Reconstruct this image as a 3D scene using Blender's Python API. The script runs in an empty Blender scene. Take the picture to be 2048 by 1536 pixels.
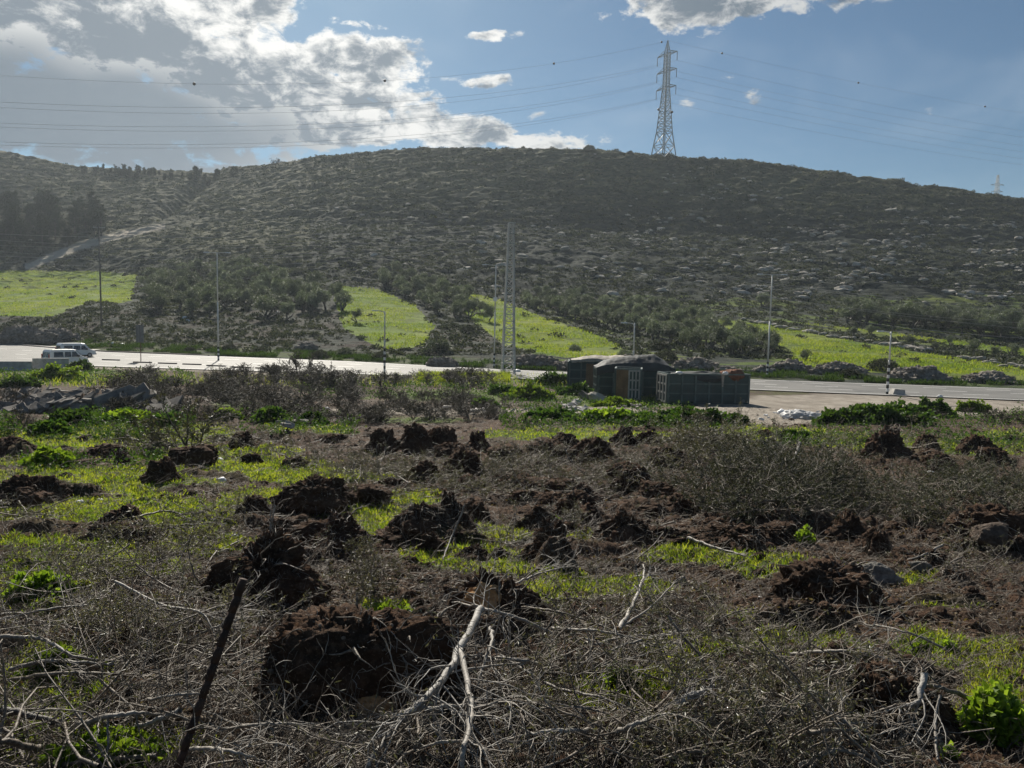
import bpy, math, random
import numpy as np, time
_T=time.time()
random.seed(7); RNG=np.random.default_rng(11)
R=math.radians
SC=bpy.context.scene; COL=SC.collection

# ---------------- camera
F=1479.0; PITCH=R(5.0); ROLL=R(1.2); CH=2.35
FW=np.array([0,math.cos(PITCH),-math.sin(PITCH)]); RT=np.array([1.,0,0]); UP=np.cross(RT,FW)
RT,UP=RT*math.cos(ROLL)+UP*math.sin(ROLL),-RT*math.sin(ROLL)+UP*math.cos(ROLL)
CAM=np.array([0,0,CH])
cd=bpy.data.cameras.new('camera'); cam=bpy.data.objects.new('camera',cd); COL.objects.link(cam); SC.camera=cam
cd.sensor_width=36; cd.lens=F/2048*36; cd.clip_start=.1; cd.clip_end=6000
from mathutils import Matrix, Vector
m=Matrix([[RT[0],UP[0],-FW[0],0],[RT[1],UP[1],-FW[1],0],[RT[2],UP[2],-FW[2],CH],[0,0,0,1]]); cam.matrix_world=m

def ray(px,py):
    px=np.asarray(px,float); py=np.asarray(py,float)
    return FW+((px-1024)/F)[...,None]*RT-((py-768)/F)[...,None]*UP
def proj(P):
    d=np.asarray(P,float)-CAM; w=d@FW; w=np.where(np.abs(w)<1e-3,1e-3,w)
    return 1024+F*(d@RT)/w, 768-F*(d@UP)/w
def at_depth(px,py,Y):
    d=ray(px,py); return CAM+d*(Y/d[1])

# ---------------- sun, sky
SUN_EL=R(36); SUN_AZ=R(-17)     # azimuth from +Y towards +X
sd=bpy.data.lights.new('sun','SUN'); sd.energy=5.0; sd.angle=R(.53); sd.color=(1,.935,.82)
so=bpy.data.objects.new('sun',sd); COL.objects.link(so)
sv=Vector((math.sin(SUN_AZ)*math.cos(SUN_EL),math.cos(SUN_AZ)*math.cos(SUN_EL),math.sin(SUN_EL)))
so.rotation_euler=sv.to_track_quat('Z','Y').to_euler(); so.location=(0,0,200)
W=bpy.data.worlds.new('World'); SC.world=W; W.use_nodes=True
SC.view_settings.view_transform='Standard'; SC.view_settings.look='None'; SC.view_settings.exposure=0.62; SC.view_settings.gamma=1

class NT:
    def __init__(s,t): s.t=t; t.nodes.clear()
    def n(s,k,**kw):
        nd=s.t.nodes.new(k); ins=kw.pop('ins',{})
        for a,b in kw.items(): setattr(nd,a,b)
        for a,b in ins.items(): s.set(nd,a,b)
        return nd
    def set(s,nd,a,b):
        i=nd.inputs[a]
        if isinstance(b,bpy.types.NodeSocket): s.t.links.new(b,i)
        elif b is not None:
            if isinstance(b,(tuple,list)) and i.type=='RGBA' and len(b)==3: b=(*b,1)
            i.default_value=b
    def math(s,op,a,b=None,c=None,clamp=False):
        nd=s.n('ShaderNodeMath',operation=op,use_clamp=clamp); s.set(nd,0,a)
        if b is not None: s.set(nd,1,b)
        if c is not None: s.set(nd,2,c)
        return nd.outputs[0]
    def mix(s,f,a,b,bt='MIX'):
        nd=s.n('ShaderNodeMix',data_type='RGBA',blend_type=bt); s.set(nd,0,f); s.set(nd,6,a); s.set(nd,7,b); return nd.outputs[2]
    def noise(s,vec,scale,detail=6,rough=.55,dist=0,out=0,lac=2.0):
        nd=s.n('ShaderNodeTexNoise',ins={'Scale':scale,'Detail':detail,'Roughness':rough,'Distortion':dist,'Lacunarity':lac}); 
        if vec is not None: s.set(nd,'Vector',vec)
        return nd.outputs[out]
    def ramp(s,f,a,b,c=0.,d=1.,smooth=True):
        nd=s.n('ShaderNodeMapRange',interpolation_type='SMOOTHSTEP' if smooth else 'LINEAR'); s.set(nd,0,f)
        for k,v in zip((1,2,3,4),(a,b,c,d)): s.set(nd,k,v)
        return nd.outputs[0]
    def vm(s,op,a,b=None):
        nd=s.n('ShaderNodeVectorMath',operation=op); s.set(nd,0,a)
        if b is not None: s.set(nd,1,b)
        return nd

SKY_STR=.085
def build_world():
    t=NT(W.node_tree)
    tc=t.n('ShaderNodeTexCoord').outputs['Generated']
    sky=t.n('ShaderNodeTexSky',sky_type='NISHITA',sun_disc=False,sun_elevation=SUN_EL,sun_rotation=SUN_AZ,altitude=300,air_density=1.0,dust_density=.6,ozone_density=2.2)
    sep=t.n('ShaderNodeSeparateXYZ',ins={0:tc}); x,y,z=sep.outputs
    az=t.math('ARCTAN2',x,y); el=t.math('ARCSINE',z)
    uv0=t.n('ShaderNodeCombineXYZ',ins={0:az,1:el}).outputs[0]
    wv=t.vm('MULTIPLY',tc,(1,1,1.9)).outputs[0]
    wn=t.noise(wv,9,2,.5,out=1)
    off=t.vm('MULTIPLY',t.vm('SUBTRACT',wn,(.5,.5,.5)).outputs[0],(.09,.05,0)).outputs[0]
    uv=t.vm('ADD',uv0,off).outputs[0]
    def c(px,py):
        d=ray(px,py); return (math.atan2(d[0],d[1]),math.asin(d[2]/np.linalg.norm(d)),0)
    blobs=[(150,30,400,150,1.),(470,-30,150,130,1.),(400,120,300,80,.95),(560,190,220,60,.9),(120,210,400,90,.95),(720,125,170,60,.95),(640,190,290,45,.9),
           (870,255,320,48,1.),(560,262,330,40,.8),(1060,278,150,26,.95),(340,300,300,30,.6),(1010,80,75,18,.75),(690,40,110,14,.55),(950,160,60,14,.6),(330,330,300,26,.55),
           (1430,-25,200,62,1.05),(1620,-30,170,40,.9),(1330,20,70,30,.7),
           (200,-500,1600,260,.8),(-900,100,600,400,.7)]
    tot=None
    for px,py,rx,ry,w in blobs:
        d=t.vm('SUBTRACT',uv,c(px,py)).outputs[0]
        d=t.vm('MULTIPLY',d,(F/rx,F/ry,0)).outputs[0]
        l=t.vm('LENGTH',d).outputs[1]
        v=t.ramp(l,1.35,.25,0,w)
        tot=v if tot is None else t.math('MAXIMUM',tot,v)
    def cn(v):
        n1=t.noise(v,8,3,.5,.0); n2=t.noise(v,24,6,.64,.3)
        return t.math('ADD',t.math('MULTIPLY',n1,.42),t.math('MULTIPLY',n2,.58))
    nn=cn(wv)
    dens=t.math('ADD',t.math('MULTIPLY',tot,.73),t.math('MULTIPLY',t.math('SUBTRACT',nn,.5),2.1))
    alpha=t.ramp(dens,.26,.46)
    # the same noise sampled a little towards the sun: the thin sunward rims glow
    wv2=t.vm('ADD',wv,(float(sv.x)*.012,0.,.028)).outputs[0]
    thick=t.math('ADD',t.math('MULTIPLY',tot,.72),t.math('MULTIPLY',t.math('SUBTRACT',cn(wv2),.5),3.8))
    shade=t.ramp(thick,.26,.86)
    # distance from the sun direction
    sdot=t.vm('DOT_PRODUCT',tc,tuple(sv)).outputs[1]
    near=t.ramp(sdot,.80,.985)
    low=t.ramp(t.n('ShaderNodeVectorMath',operation='LENGTH',ins={0:t.vm('MULTIPLY',t.vm('SUBTRACT',uv,c(100,235)).outputs[0],(F/520,F/130,0)).outputs[0]}).outputs[1],1.3,.5)
    shade=t.math('MAXIMUM',shade,t.math('MULTIPLY',low,1.0))
    bright=t.mix(near,(4.6,4.7,4.7),(7.8,7.7,7.4))
    dark=t.mix(near,(.85,1.2,1.6),(1.9,2.25,2.6))
    cl=t.mix(shade,bright,dark)
    wisp=t.ramp(t.noise(wv,4,3,.6,.6),.45,.8,0,.3)
    base=t.mix(wisp,t.mix(1.0,sky.outputs[0],(.285,.395,.44),'MULTIPLY'),(3.6,4.4,5.3))
    out=t.mix(alpha,base,cl)
    bg=t.n('ShaderNodeBackground',ins={'Color':out,'Strength':SKY_STR})
    o=t.n('ShaderNodeOutputWorld'); t.t.links.new(bg.outputs[0],o.inputs[0])
build_world()

# ---------------- noise
PERM=np.random.default_rng(3).permutation(256); PERM=np.concatenate([PERM]*3)
G3=np.random.default_rng(5).normal(size=(256,3)); G3/=np.linalg.norm(G3,axis=1)[:,None]
def perlin(x,y,z=None):
    x=np.asarray(x,float); y=np.asarray(y,float); z=np.zeros_like(x) if z is None else np.asarray(z,float)+np.zeros_like(x)
    xi=np.floor(x).astype(int); yi=np.floor(y).astype(int); zi=np.floor(z).astype(int)
    xf=x-xi; yf=y-yi; zf=z-zi; u=xf*xf*(3-2*xf); v=yf*yf*(3-2*yf); w=zf*zf*(3-2*zf)
    r=0
    for dz in ((0,1) if np.any(zf) else (0,)):
        for dy in (0,1):
            for dx in (0,1):
                h=PERM[PERM[PERM[(xi+dx)&255]+((yi+dy)&255)]+((zi+dz)&255)]
                g=G3[h]; d=g[...,0]*(xf-dx)+g[...,1]*(yf-dy)+g[...,2]*(zf-dz)
                r=r+d*(u if dx else 1-u)*(v if dy else 1-v)*(w if dz else 1-w)
    return r
def fbm(x,y,z=None,o=4,g=.5,l=2.03):
    a=1.; r=0; f=1.
    for i in range(o):
        r=r+a*perlin(x*f+i*17.3,y*f-i*9.1,None if z is None else z*f+i*3.7); a*=g; f*=l
    return r
def sstep(a,b,x):
    t=np.clip((x-a)/(b-a),0,1); return t*t*(3-2*t)

# ---------------- terrain heights
SKX=[-500,0,100,165,250,350,430,550,650,800,950,1180,1320,1500,1660,1850,2048,2500]
SKY_=[262,300,320,334,339,344,342,328,311,300,296,300,310,323,346,371,402,470]
CX=[-400,0,200,436,700,1000,1300,1600,2048,2500]
CT=[[(160,668),(185,630),(250,585),(320,535),(420,400),480],[(150,665),(170,637),(230,585),(290,545),(390,410),480],
 [(140,668),(160,632),(220,585),(280,548),(380,420),470],[(128,685),(150,650),(180,610),(230,560),(330,450),440],
 [(120,700),(140,660),(165,620),(200,575),(300,455),400],[(106,722),(130,682),(160,640),(200,597),(300,455),380],
 [(103,724),(128,692),(160,650),(200,605),(300,470),370],[(100,735),(125,705),(150,670),(190,620),(290,480),360],
 [(100,750),(122,720),(150,688),(195,628),(280,500),340],[(100,765),(122,735),(150,705),(195,645),(280,530),330]]
RF=np.array([(-400,232),(-92,133),(-64,115),(-23,104),(-2,94),(27,86),(57,80),(140,62)],float)   # far road edge x,y
RN=np.array([(-400,135),(-43,84),(-18,81),(-1,80),(23,72),(45,67),(140,44)],float)             # near road edge
RZ=-4.0
def far_edge(x): return np.interp(x,RF[:,0],RF[:,1])
def near_edge(x): return np.interp(x,RN[:,0],RN[:,1])
PXG=np.linspace(-500,2500,151); YG=np.concatenate([np.linspace(60,560,501),np.linspace(562,1500,60)])
def zfrom(px,py,Y): return float(at_depth(px,py,Y)[2])
ZG=np.zeros((len(PXG),len(YG)))
UG=np.array([ray(p,600)[0]/ray(p,600)[1] for p in PXG])
for i,p in enumerate(PXG):
    cy=[];cz=[]
    for k in range(5):
        Yk=np.interp(p,CX,[c[k][0] for c in CT]); pk=np.interp(p,CX,[c[k][1] for c in CT])
        cy.append(Yk); cz.append(zfrom(p,pk,Yk))
    Yc=np.interp(p,CX,[c[5] for c in CT]); zc=zfrom(p,np.interp(p,SKX,SKY_),Yc)
    ye=Yc and None
    u=UG[i]
    # road edge along this column
    ys=np.linspace(50,240,400); fe=far_edge(u*ys); j=np.argmax(ys>fe); Ye=ys[j]+1
    cy=[60,Ye]+[max(c,Ye+4+3*k) for k,c in enumerate(cy)]+[Yc,Yc+25,Yc+150,1600]; cz=[RZ-.1,RZ-.05]+cz+[zc,zc+.5,zc-28,zc-140]
    ZG[i]=np.interp(YG,cy,cz)
k=np.hanning(15); k/=k.sum()
sm=np.array([np.convolve(np.pad(r,7,mode='edge'),k,'valid') for r in ZG])
ZG=sm
k=np.hanning(5); k/=k.sum(); ZG=np.array([np.convolve(np.pad(r,2,mode='edge'),k,'valid') for r in ZG.T]).T
def zfar(x,y):
    y_=np.clip(y,60.5,1490); u=np.clip(x/np.maximum(y,1),UG[0]+1e-4,UG[-1]-1e-4)
    fi=np.interp(u,UG,np.arange(len(UG))); fj=np.interp(y_,YG,np.arange(len(YG)))
    i=np.clip(fi.astype(int),0,len(UG)-2); j=np.clip(fj.astype(int),0,len(YG)-2); a=fi-i; b=fj-j
    return ZG[i,j]*(1-a)*(1-b)+ZG[i+1,j]*a*(1-b)+ZG[i,j+1]*(1-a)*b+ZG[i+1,j+1]*a*b
def zbase(x,y):
    x=np.asarray(x,float); y=np.asarray(y,float)
    zn=np.interp(y,[-60,0,58,66,72],[1.,0,-4.18,-4.2,-4.1])
    ne=near_edge(x)
    w=sstep(-3,0,y-ne)
    return np.where(y>far_edge(x)+.5, zfar(x,y), zn*(1-w)+(RZ-.09)*w)
HU=np.linspace(-1.15,1.25,481); HY=np.geomspace(2.2,600,1500)
_x=HU[:,None]*HY[None]; _y=np.repeat(HY[None],len(HU),0)
HS=np.maximum.accumulate((zbase(_x,_y)-CH)/_y,axis=1)+np.arange(len(HY))[None]*1e-9
HK=(np.clip(HS,-2,1)+np.arange(len(HU))[:,None]*10).ravel()
def hit(px,py):
    """world points where pixels meet the smooth ground (nan above the skyline)"""
    d=ray(np.atleast_1d(np.asarray(px,float)),np.atleast_1d(np.asarray(py,float))); u=d[:,0]/d[:,1]; t=d[:,2]/d[:,1]
    fu=np.clip((u-HU[0])/(HU[1]-HU[0]),0,len(HU)-1.001); i=fu.astype(int); a=fu-i; n=len(HY); Ys=[]
    for ii in (i,i+1):
        k=np.searchsorted(HK,t+ii*10)-ii*n; k=np.clip(k,1,n-1); r=HS[ii,k-1]; q=HS[ii,k]; f=np.clip((t-r)/np.maximum(q-r,1e-12),0,1); Y=HY[k-1]+(HY[k]-HY[k-1])*f
        Y[t>HS[ii,-1]]=np.nan; Ys.append(Y)
    Y=1/((1-a)/Ys[0]+a/Ys[1]); return CAM+d*(Y/d[:,1])[:,None]

# bumps on the near ground: photo x, foot y, width px, height px, sharpness
BERMS=[(852,914,280,30),(1250,945,240,26),(1860,925,330,26),(560,1060,260,36),(900,1100,230,40),(1180,1110,300,36),(1620,1262,300,70),(60,1075,420,38),(120,1000,230,50),(610,1035,170,50),(1780,1375,420,70),(1640,1075,420,45),(1960,1110,170,50),
 (880,1085,150,90),(1105,1140,120,90),(1250,1095,150,60),(215,915,110,32),(25,915,80,45),(250,940,380,14),(700,985,260,18),(560,1130,330,40),
 (1250,985,260,35),(560,880,240,22),(1180,850,160,20),(1840,935,330,26),(400,960,200,22),(175,832,430,62),(1060,850,220,18),(480,835,260,26),(700,835,200,20),
 (1780,845,290,20),(1310,866,240,16),(1080,800,130,36),(120,752,230,30),(300,1480,300,60),(1000,1010,320,22),(1900,1210,360,30),(1440,1060,200,30),(980,1290,160,70)]
def _berms():
    out=[]
    for cx,fy,w,h in BERMS:
        P=hit([cx],[fy])[0]; s=P[1]/F
        out.append((P[0],P[1]+.32*w*s*.5,w*s*.5,max(.32*w*s*.5,.5*h*s),h*s*.8))
    return out
BW=_berms()
def relief(x,y):
    nz=0.10*fbm(x*.33,y*.33,o=3)+.05*fbm(x*1.3+5,y*1.3,o=3)
    cl=np.maximum(fbm(x*3.1,y*3.1,o=4,g=.62),-.2)+.55*np.maximum(.22-np.abs(fbm(x*4.3+7,y*4.3,o=4,g=.6)),-.1)
    near=1-sstep(50,64,y)
    rough=.45+.9*sstep(-.12,.22,perlin(x*.5+9,y*.5+3))
    cl2=np.maximum(fbm(x*1.1+3,y*1.5,o=5,g=.62),-.05)
    z=nz*1.0+.115*cl*rough+.17*cl2*rough*sstep(5,14,y)*(1-.55*sstep(60,40,y)*0)
    for bx,by,rx,ry,h in BW:
        m=(np.abs(x-bx)<rx*1.6)&(np.abs(y-by)<ry*1.6)
        if not m.any(): continue
        xx=x[m]; yy=y[m]; wx=perlin(xx*1.7/max(rx,.6)+bx,yy*1.7/max(rx,.6))*.35
        r=np.sqrt(((xx-bx)/rx)**2+((yy-by)/ry)**2)+wx
        z[m]+=h*.75*(1-sstep(.15,1.05,r))*(1+.75*fbm(xx*2.2,yy*2.2,o=5,g=.62))
    return z*near
def bermmask(x,y):
    b=np.zeros(len(x))
    for bx,by,rx,ry,h in BW: b=np.maximum(b,1-sstep(.8,1.15,np.sqrt(((x-bx)/rx)**2+((y-by)/ry)**2)))
    return b
def hrelief(x,y):
    a=sstep(1.5,12,y-far_edge(x))
    n=.5*fbm(x*.05,y*.06,o=3)+.35*fbm(x*.16,y*.45,o=4,g=.6)
    zz=zfar(x,y)
    hill=sstep(4,18,zz)
    led=np.abs(fbm(x*.045+3,zz*.22+1,y*.02,o=3,g=.6)); n2=hill*(2.4*(.35-led)+1.3*fbm(x*.13,y*.33,o=3,g=.65))
    qx,qy=proj(np.stack([x,y,zz],1)); gl=np.interp(qx,[-200,60,160,240,330,430,470],[545,532,492,470,425,350,335]); gully=5.5*np.exp(-((qy-gl)/13)**2)*sstep(455,400,qx)*sstep(300,345,qx)
    return a*(n*(.6+.6*hill)+n2)-gully*hill
def H(x,y):
    x=np.atleast_1d(np.asarray(x,float)).copy(); y=np.atleast_1d(np.asarray(y,float)).copy()
    z=zbase(x,y); nr=y<66; 
    if nr.any(): z[nr]+=relief(x[nr],y[nr])
    fr=y>far_edge(x)
    if fr.any(): z[fr]+=hrelief(x[fr],y[fr])
    return z
def h1(x,y): return float(H([x],[y])[0])

# ---------------- mask regions in photo coordinates
def inpoly(px,py,poly):
    c=np.zeros(px.shape,bool); n=len(poly)
    for i in range(n):
        x1,y1=poly[i]; x2,y2=poly[(i+1)%n]
        if y1==y2: continue
        k=((y1>py)!=(y2>py))&(px<(x2-x1)*(py-y1)/(y2-y1)+x1); c^=k
    return c
GRASS=[(120,985,200,70),(330,940,180,36),(560,940,120,26),(180,1130,180,30),(420,1090,120,24),(690,1060,120,24),(980,1130,150,26),(1060,1190,160,24),(760,1000,150,18),(1240,1380,160,40),(1420,1300,160,24),(1720,1310,200,30),(1900,1200,120,14),(60,1400,150,80),(300,1500,160,30),(1150,870,200,14),(1330,1110,90,24),(520,1000,90,16),(1900,900,200,20),(100,880,180,20),(330,880,120,14),(1980,1340,100,40),(70,1180,110,50),(230,960,190,36),(200,1012,230,40),(110,1085,200,20),(350,1045,120,34),(470,943,130,17),(660,960,130,14),(740,1028,150,20),
 (910,1120,110,30),(990,1072,75,18),(1225,1172,115,24),(1180,1076,50,10),(1390,1095,45,14),(1500,1117,130,17),(1640,1141,120,19),(1850,1158,80,14),
 (1600,1286,150,24),(1850,1292,130,22),(2020,1290,80,20),(100,1340,120,70),(50,1490,110,60),(770,1215,70,18),(560,850,40,8),(830,840,110,7),(900,792,150,12),
 (930,762,110,10),(1250,800,150,18),(1560,872,170,16),(1720,885,150,12),(2000,885,80,24),(440,868,40,14),(450,905,140,14),(110,925,60,14),(640,772,60,7),(1640,750,100,6),
 (480,812,60,10),(250,850,160,22),(620,858,90,12),(1300,1370,120,26),(1480,1240,50,14),(1130,1150,60,14),(1980,1420,110,60),(850,1060,120,14),(560,1180,60,10),(1420,845,140,14),(1300,840,220,14),(120,745,120,16)]
def grassmask(px,py,x,y):
    m=np.full(px.shape,-1.)
    for cx,cy,rx,ry in GRASS: m=np.maximum(m,1-np.sqrt(((px-cx)/rx)**2+((py-cy)/ry)**2))
    n=.8*fbm(x*.9+2,y*.9,o=4,g=.6)
    return sstep(-.12,.25,m+n*.9)*(1-.85*bermmask(x,y))
GRAVEL=[(1740,812,360,26),(1480,825,170,16),(1560,838,110,12),(850,822,230,7),(1200,822,90,8)]
def gravelmask(px,py,x,y):
    m=np.full(px.shape,-1.)
    for cx,cy,rx,ry in GRAVEL: m=np.maximum(m,1-np.sqrt(((px-cx)/rx)**2+((py-cy)/ry)**2))
    return sstep(-.05,.15,m+.25*fbm(x*.6,y*.6,o=3))
FIELDS=[[(-500,535),(0,540),(200,543),(275,548),(262,600),(240,607),(180,603),(130,622),(100,633),(-500,628)],
 [(665,571),(755,578),(830,612),(868,652),(850,690),(770,702),(690,660),(680,640)],
 [(920,581),(1000,600),(1100,640),(1180,665),(1265,705),(1240,716),(1130,716),(1010,692),(940,640)],
 [(1420,638),(1560,652),(1700,682),(2048,738),(2300,765),(2300,775),(2048,762),(1700,742),(1590,732),(1585,700),(1470,665)],
 [(1540,640),(1700,660),(2048,712),(2300,740),(2300,720),(2048,700),(1800,668),(1600,645)]]

# ---------------- mesh helpers
def prop(o,label=None,cat=None,group=None,kind=None):
    if label: o['label']=label
    if cat: o['category']=cat
    if group: o['group']=group
    if kind: o['kind']=kind
    return o
def mk(name,V,Fc,mat=None,parent=None,smooth=False,col=None,loops=None):
    """V (n,3); Fc (m,k) array, or list of arrays of different k"""
    me=bpy.data.meshes.new(name); V=np.asarray(V,np.float32)
    if not isinstance(Fc,list): Fc=[Fc]
    Fc=[np.asarray(f,np.int32) for f in Fc if len(f)]
    ls=np.concatenate([f.ravel() for f in Fc]); tot=np.concatenate([np.full(len(f),f.shape[1],np.int32) for f in Fc])
    st=np.concatenate([[0],np.cumsum(tot)[:-1]]).astype(np.int32)
    me.vertices.add(len(V)); me.vertices.foreach_set('co',V.ravel())
    me.loops.add(len(ls)); me.loops.foreach_set('vertex_index',ls)
    me.polygons.add(len(tot)); me.polygons.foreach_set('loop_start',st); me.polygons.foreach_set('loop_total',tot)
    me.polygons.foreach_set('use_smooth',np.full(len(tot),smooth,bool))
    me.update(calc_edges=True)
    if col is not None:
        for an,a in col.items():
            at=me.attributes.new(an,'FLOAT','POINT'); at.data.foreach_set('value',np.asarray(a,np.float32))
    if mat: me.materials.append(mat)
    o=bpy.data.objects.new(name,me); COL.objects.link(o)
    if parent: o.parent=parent
    return o
def thing(name,label,cat,loc=(0,0,0),rz=0,group=None):
    o=bpy.data.objects.new(name,None); COL.objects.link(o); o.location=loc; o.rotation_euler=(0,0,rz); o.empty_display_size=.2
    return prop(o,label,cat,group)
def dup(root,loc,rot,sc,label=None,group=None):
    r=root.copy(); COL.objects.link(r); r.location=loc; r.rotation_euler=rot; r.scale=sc
    if label: r['label']=label
    if group: r['group']=group
    for ch in root.children:
        c=ch.copy(); COL.objects.link(c); c.parent=r
        for g in ch.children:
            d=g.copy(); COL.objects.link(d); d.parent=c
    return r
class MB:
    def __init__(s): s.V=[]; s.Q=[]; s.n=0
    def add(s,V,Fs):
        V=np.asarray(V,float); 
        for f in Fs: s.Q.append([i+s.n for i in f])
        s.V.append(V); s.n+=len(V); return s
    def box(s,c,sz,M=None):
        x,y,z=[q/2 for q in sz]
        V=np.array([(-x,-y,-z),(x,-y,-z),(x,y,-z),(-x,y,-z),(-x,-y,z),(x,-y,z),(x,y,z),(-x,y,z)])
        if M is not None: V=V@np.array(M).T
        return s.add(V+np.array(c),[(0,3,2,1),(4,5,6,7),(0,1,5,4),(1,2,6,5),(2,3,7,6),(3,0,4,7)])
    def bar(s,a,b,w,w2=None):
        a=np.array(a,float); b=np.array(b,float); d=b-a; L=np.linalg.norm(d); d/=L
        r=np.array([0,0,1.]) if abs(d[2])<.9 else np.array([1.,0,0]); p=np.cross(d,r); p/=np.linalg.norm(p); q=np.cross(d,p)
        w2=w if w2 is None else w2; V=[]
        for e,ww in ((a,w),(b,w2)):
            for sx,sy in ((-1,-1),(1,-1),(1,1),(-1,1)): V.append(e+p*sx*ww/2+q*sy*ww/2)
        return s.add(V,[(0,3,2,1),(4,5,6,7),(0,1,5,4),(1,2,6,5),(2,3,7,6),(3,0,4,7)])
    def cyl(s,a,b,r1,r2=None,n=10):
        a=np.array(a,float); b=np.array(b,float); d=(b-a)/np.linalg.norm(b-a); r2=r1 if r2 is None else r2
        r=np.array([0,0,1.]) if abs(d[2])<.9 else np.array([1.,0,0]); p=np.cross(d,r); p/=np.linalg.norm(p); q=np.cross(d,p)
        t=np.arange(n)/n*2*math.pi; ring=np.cos(t)[:,None]*p+np.sin(t)[:,None]*q
        V=np.concatenate([a+ring*r1,b+ring*r2]); Fs=[(i,(i+1)%n,n+(i+1)%n,n+i) for i in range(n)]+[tuple(range(n))[::-1],tuple(range(n,2*n))]
        return s.add(V,Fs)
    def build(s,name,mat,parent=None,smooth=False):
        V=np.concatenate(s.V); by={}
        for f in s.Q: by.setdefault(len(f),[]).append(f)
        return mk(name,V,[np.array(v) for v in by.values()],mat,parent,smooth)

def tubes(P,r0,r1,n=3):
    """P (N,K,3) polylines, radii -> V,F"""
    N,K,_=P.shape; T=np.gradient(P,axis=1); T/=np.linalg.norm(T,axis=2,keepdims=True)+1e-9
    ref=np.where(np.abs(T[:,:1,2:3])<.9,np.array([0,0,1.]),np.array([1.,0,0])); ref=np.broadcast_to(ref,T.shape)
    a=np.cross(T,ref); a/=np.linalg.norm(a,axis=2,keepdims=True)+1e-9; b=np.cross(T,a)
    t=np.arange(n)/n*2*math.pi; rad=np.asarray(r0)[:,None]+(np.asarray(r1)-np.asarray(r0))[:,None]*np.linspace(0,1,K)[None]
    V=P[:,:,None,:]+rad[:,:,None,None]*(np.cos(t)[None,None,:,None]*a[:,:,None]+np.sin(t)[None,None,:,None]*b[:,:,None])
    idx=np.arange(N*K*n).reshape(N,K,n); i0=idx[:,:-1]; i1=idx[:,1:]
    Q=np.stack([i0,np.roll(i0,-1,2),np.roll(i1,-1,2),i1],-1).reshape(-1,4)
    return V.reshape(-1,3),Q
def unit(v): return v/(np.linalg.norm(v,axis=-1,keepdims=True)+1e-9)
def walk(S,D,L,K=6,wob=.25,grav=0.,rng=RNG):
    N=len(S); P=np.zeros((N,K,3)); P[:,0]=S; d=unit(D).copy(); st=(L/(K-1))[:,None]; drift=rng.normal(size=(N,3))*wob*.6
    for k in range(1,K):
        P[:,k]=P[:,k-1]+d*st; d=unit(d+rng.normal(size=(N,3))*wob+drift*.5+np.array([0,0,grav]))
    return P
def sprout(P,k,lmul,spread,rng=RNG,tmin=.15):
    """children start points and directions along polylines"""
    N,K,_=P.shape; i=np.repeat(np.arange(N),k); t=(tmin+(1-tmin)*rng.random(N*k))*(K-1.001); j=t.astype(int); f=(t-j)[:,None]
    S=P[i,j]*(1-f)+P[i,j+1]*f; T=unit(P[i,j+1]-P[i,j]); D=unit(T+rng.normal(size=T.shape)*spread)
    L=np.linalg.norm(P[:,-1]-P[:,0],axis=1)[i]*lmul*(.5+.8*rng.random(N*k))*(1.15-.5*t/(K-1)); return S,D,L
def leaves(S,D,ln,wd,rng=RNG):
    """diamond leaves: quads from S along D"""
    N=len(S); D=unit(D); side=unit(np.cross(D,rng.normal(size=(N,3)))); nrm=np.cross(D,side)
    ln=np.asarray(ln).reshape(-1,1)*np.ones((N,1)); wd=np.asarray(wd).reshape(-1,1)*np.ones((N,1))
    V=np.stack([S,S+D*ln*.5+side*wd*.5+nrm*ln*.06,S+D*ln,S+D*ln*.5-side*wd*.5+nrm*ln*.06],1).reshape(-1,3)
    return V,np.arange(4*N).reshape(-1,4)
def join(parts):
    V=[];Q=[];n=0
    for v,f in parts: V.append(v); Q.append(f+n); n+=len(v)
    return np.concatenate(V),np.concatenate(Q)
_ico={}
def ico(sub):
    if sub in _ico: return _ico[sub]
    import bmesh
    b=bmesh.new(); bmesh.ops.create_icosphere(b,subdivisions=sub,radius=1); V=np.array([v.co[:] for v in b.verts]); Fs=np.array([[v.index for v in f.verts] for f in b.faces]); b.free()
    _ico[sub]=(V,Fs); return V,Fs

# ---------------- materials
MATS={}
def mat(name,fn):
    if name in MATS: return MATS[name]
    M=bpy.data.materials.new(name); M.use_nodes=True; t=NT(M.node_tree); o=t.n('ShaderNodeOutputMaterial'); r=fn(t)
    t.t.links.new(r,o.inputs[0]); MATS[name]=M; return M
def pbsdf(t,col,rough=.9,spec=.3,metal=0,normal=None,**kw):
    nd=t.n('ShaderNodeBsdfPrincipled',ins={'Base Color':col,'Roughness':rough,'Metallic':metal,'Specular IOR Level':spec})
    for k,v in kw.items(): t.set(nd,k,v)
    if normal is not None: t.set(nd,'Normal',normal)
    return nd.outputs[0]
def pos(t): return t.n('ShaderNodeNewGeometry').outputs['Position']
def obj(t): return t.n('ShaderNodeTexCoord').outputs['Object']
def bump(t,h,s,d=.05): return t.n('ShaderNodeBump',ins={'Height':h,'Strength':s,'Distance':d}).outputs[0]
def plain(name,c,rough=.6,metal=0,var=.25,scale=4,spec=.4,dirt=None,bs=.2):
    def f(t):
        p=obj(t); n=t.noise(p,scale,7,.6); k=t.ramp(n,.3,.7,1-var,1+var*.6)
        col=t.mix(1.,c,t.n('ShaderNodeCombineColor',ins={0:k,1:k,2:k}).outputs[0],'MULTIPLY')
        if dirt: col=t.mix(t.ramp(t.noise(p,scale*1.7,8,.65),.48,.72,0,.8),col,dirt)
        return pbsdf(t,col,rough,spec,metal,bump(t,t.noise(p,scale*6,5,.6),bs,.01))
    return mat(name,f)
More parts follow.
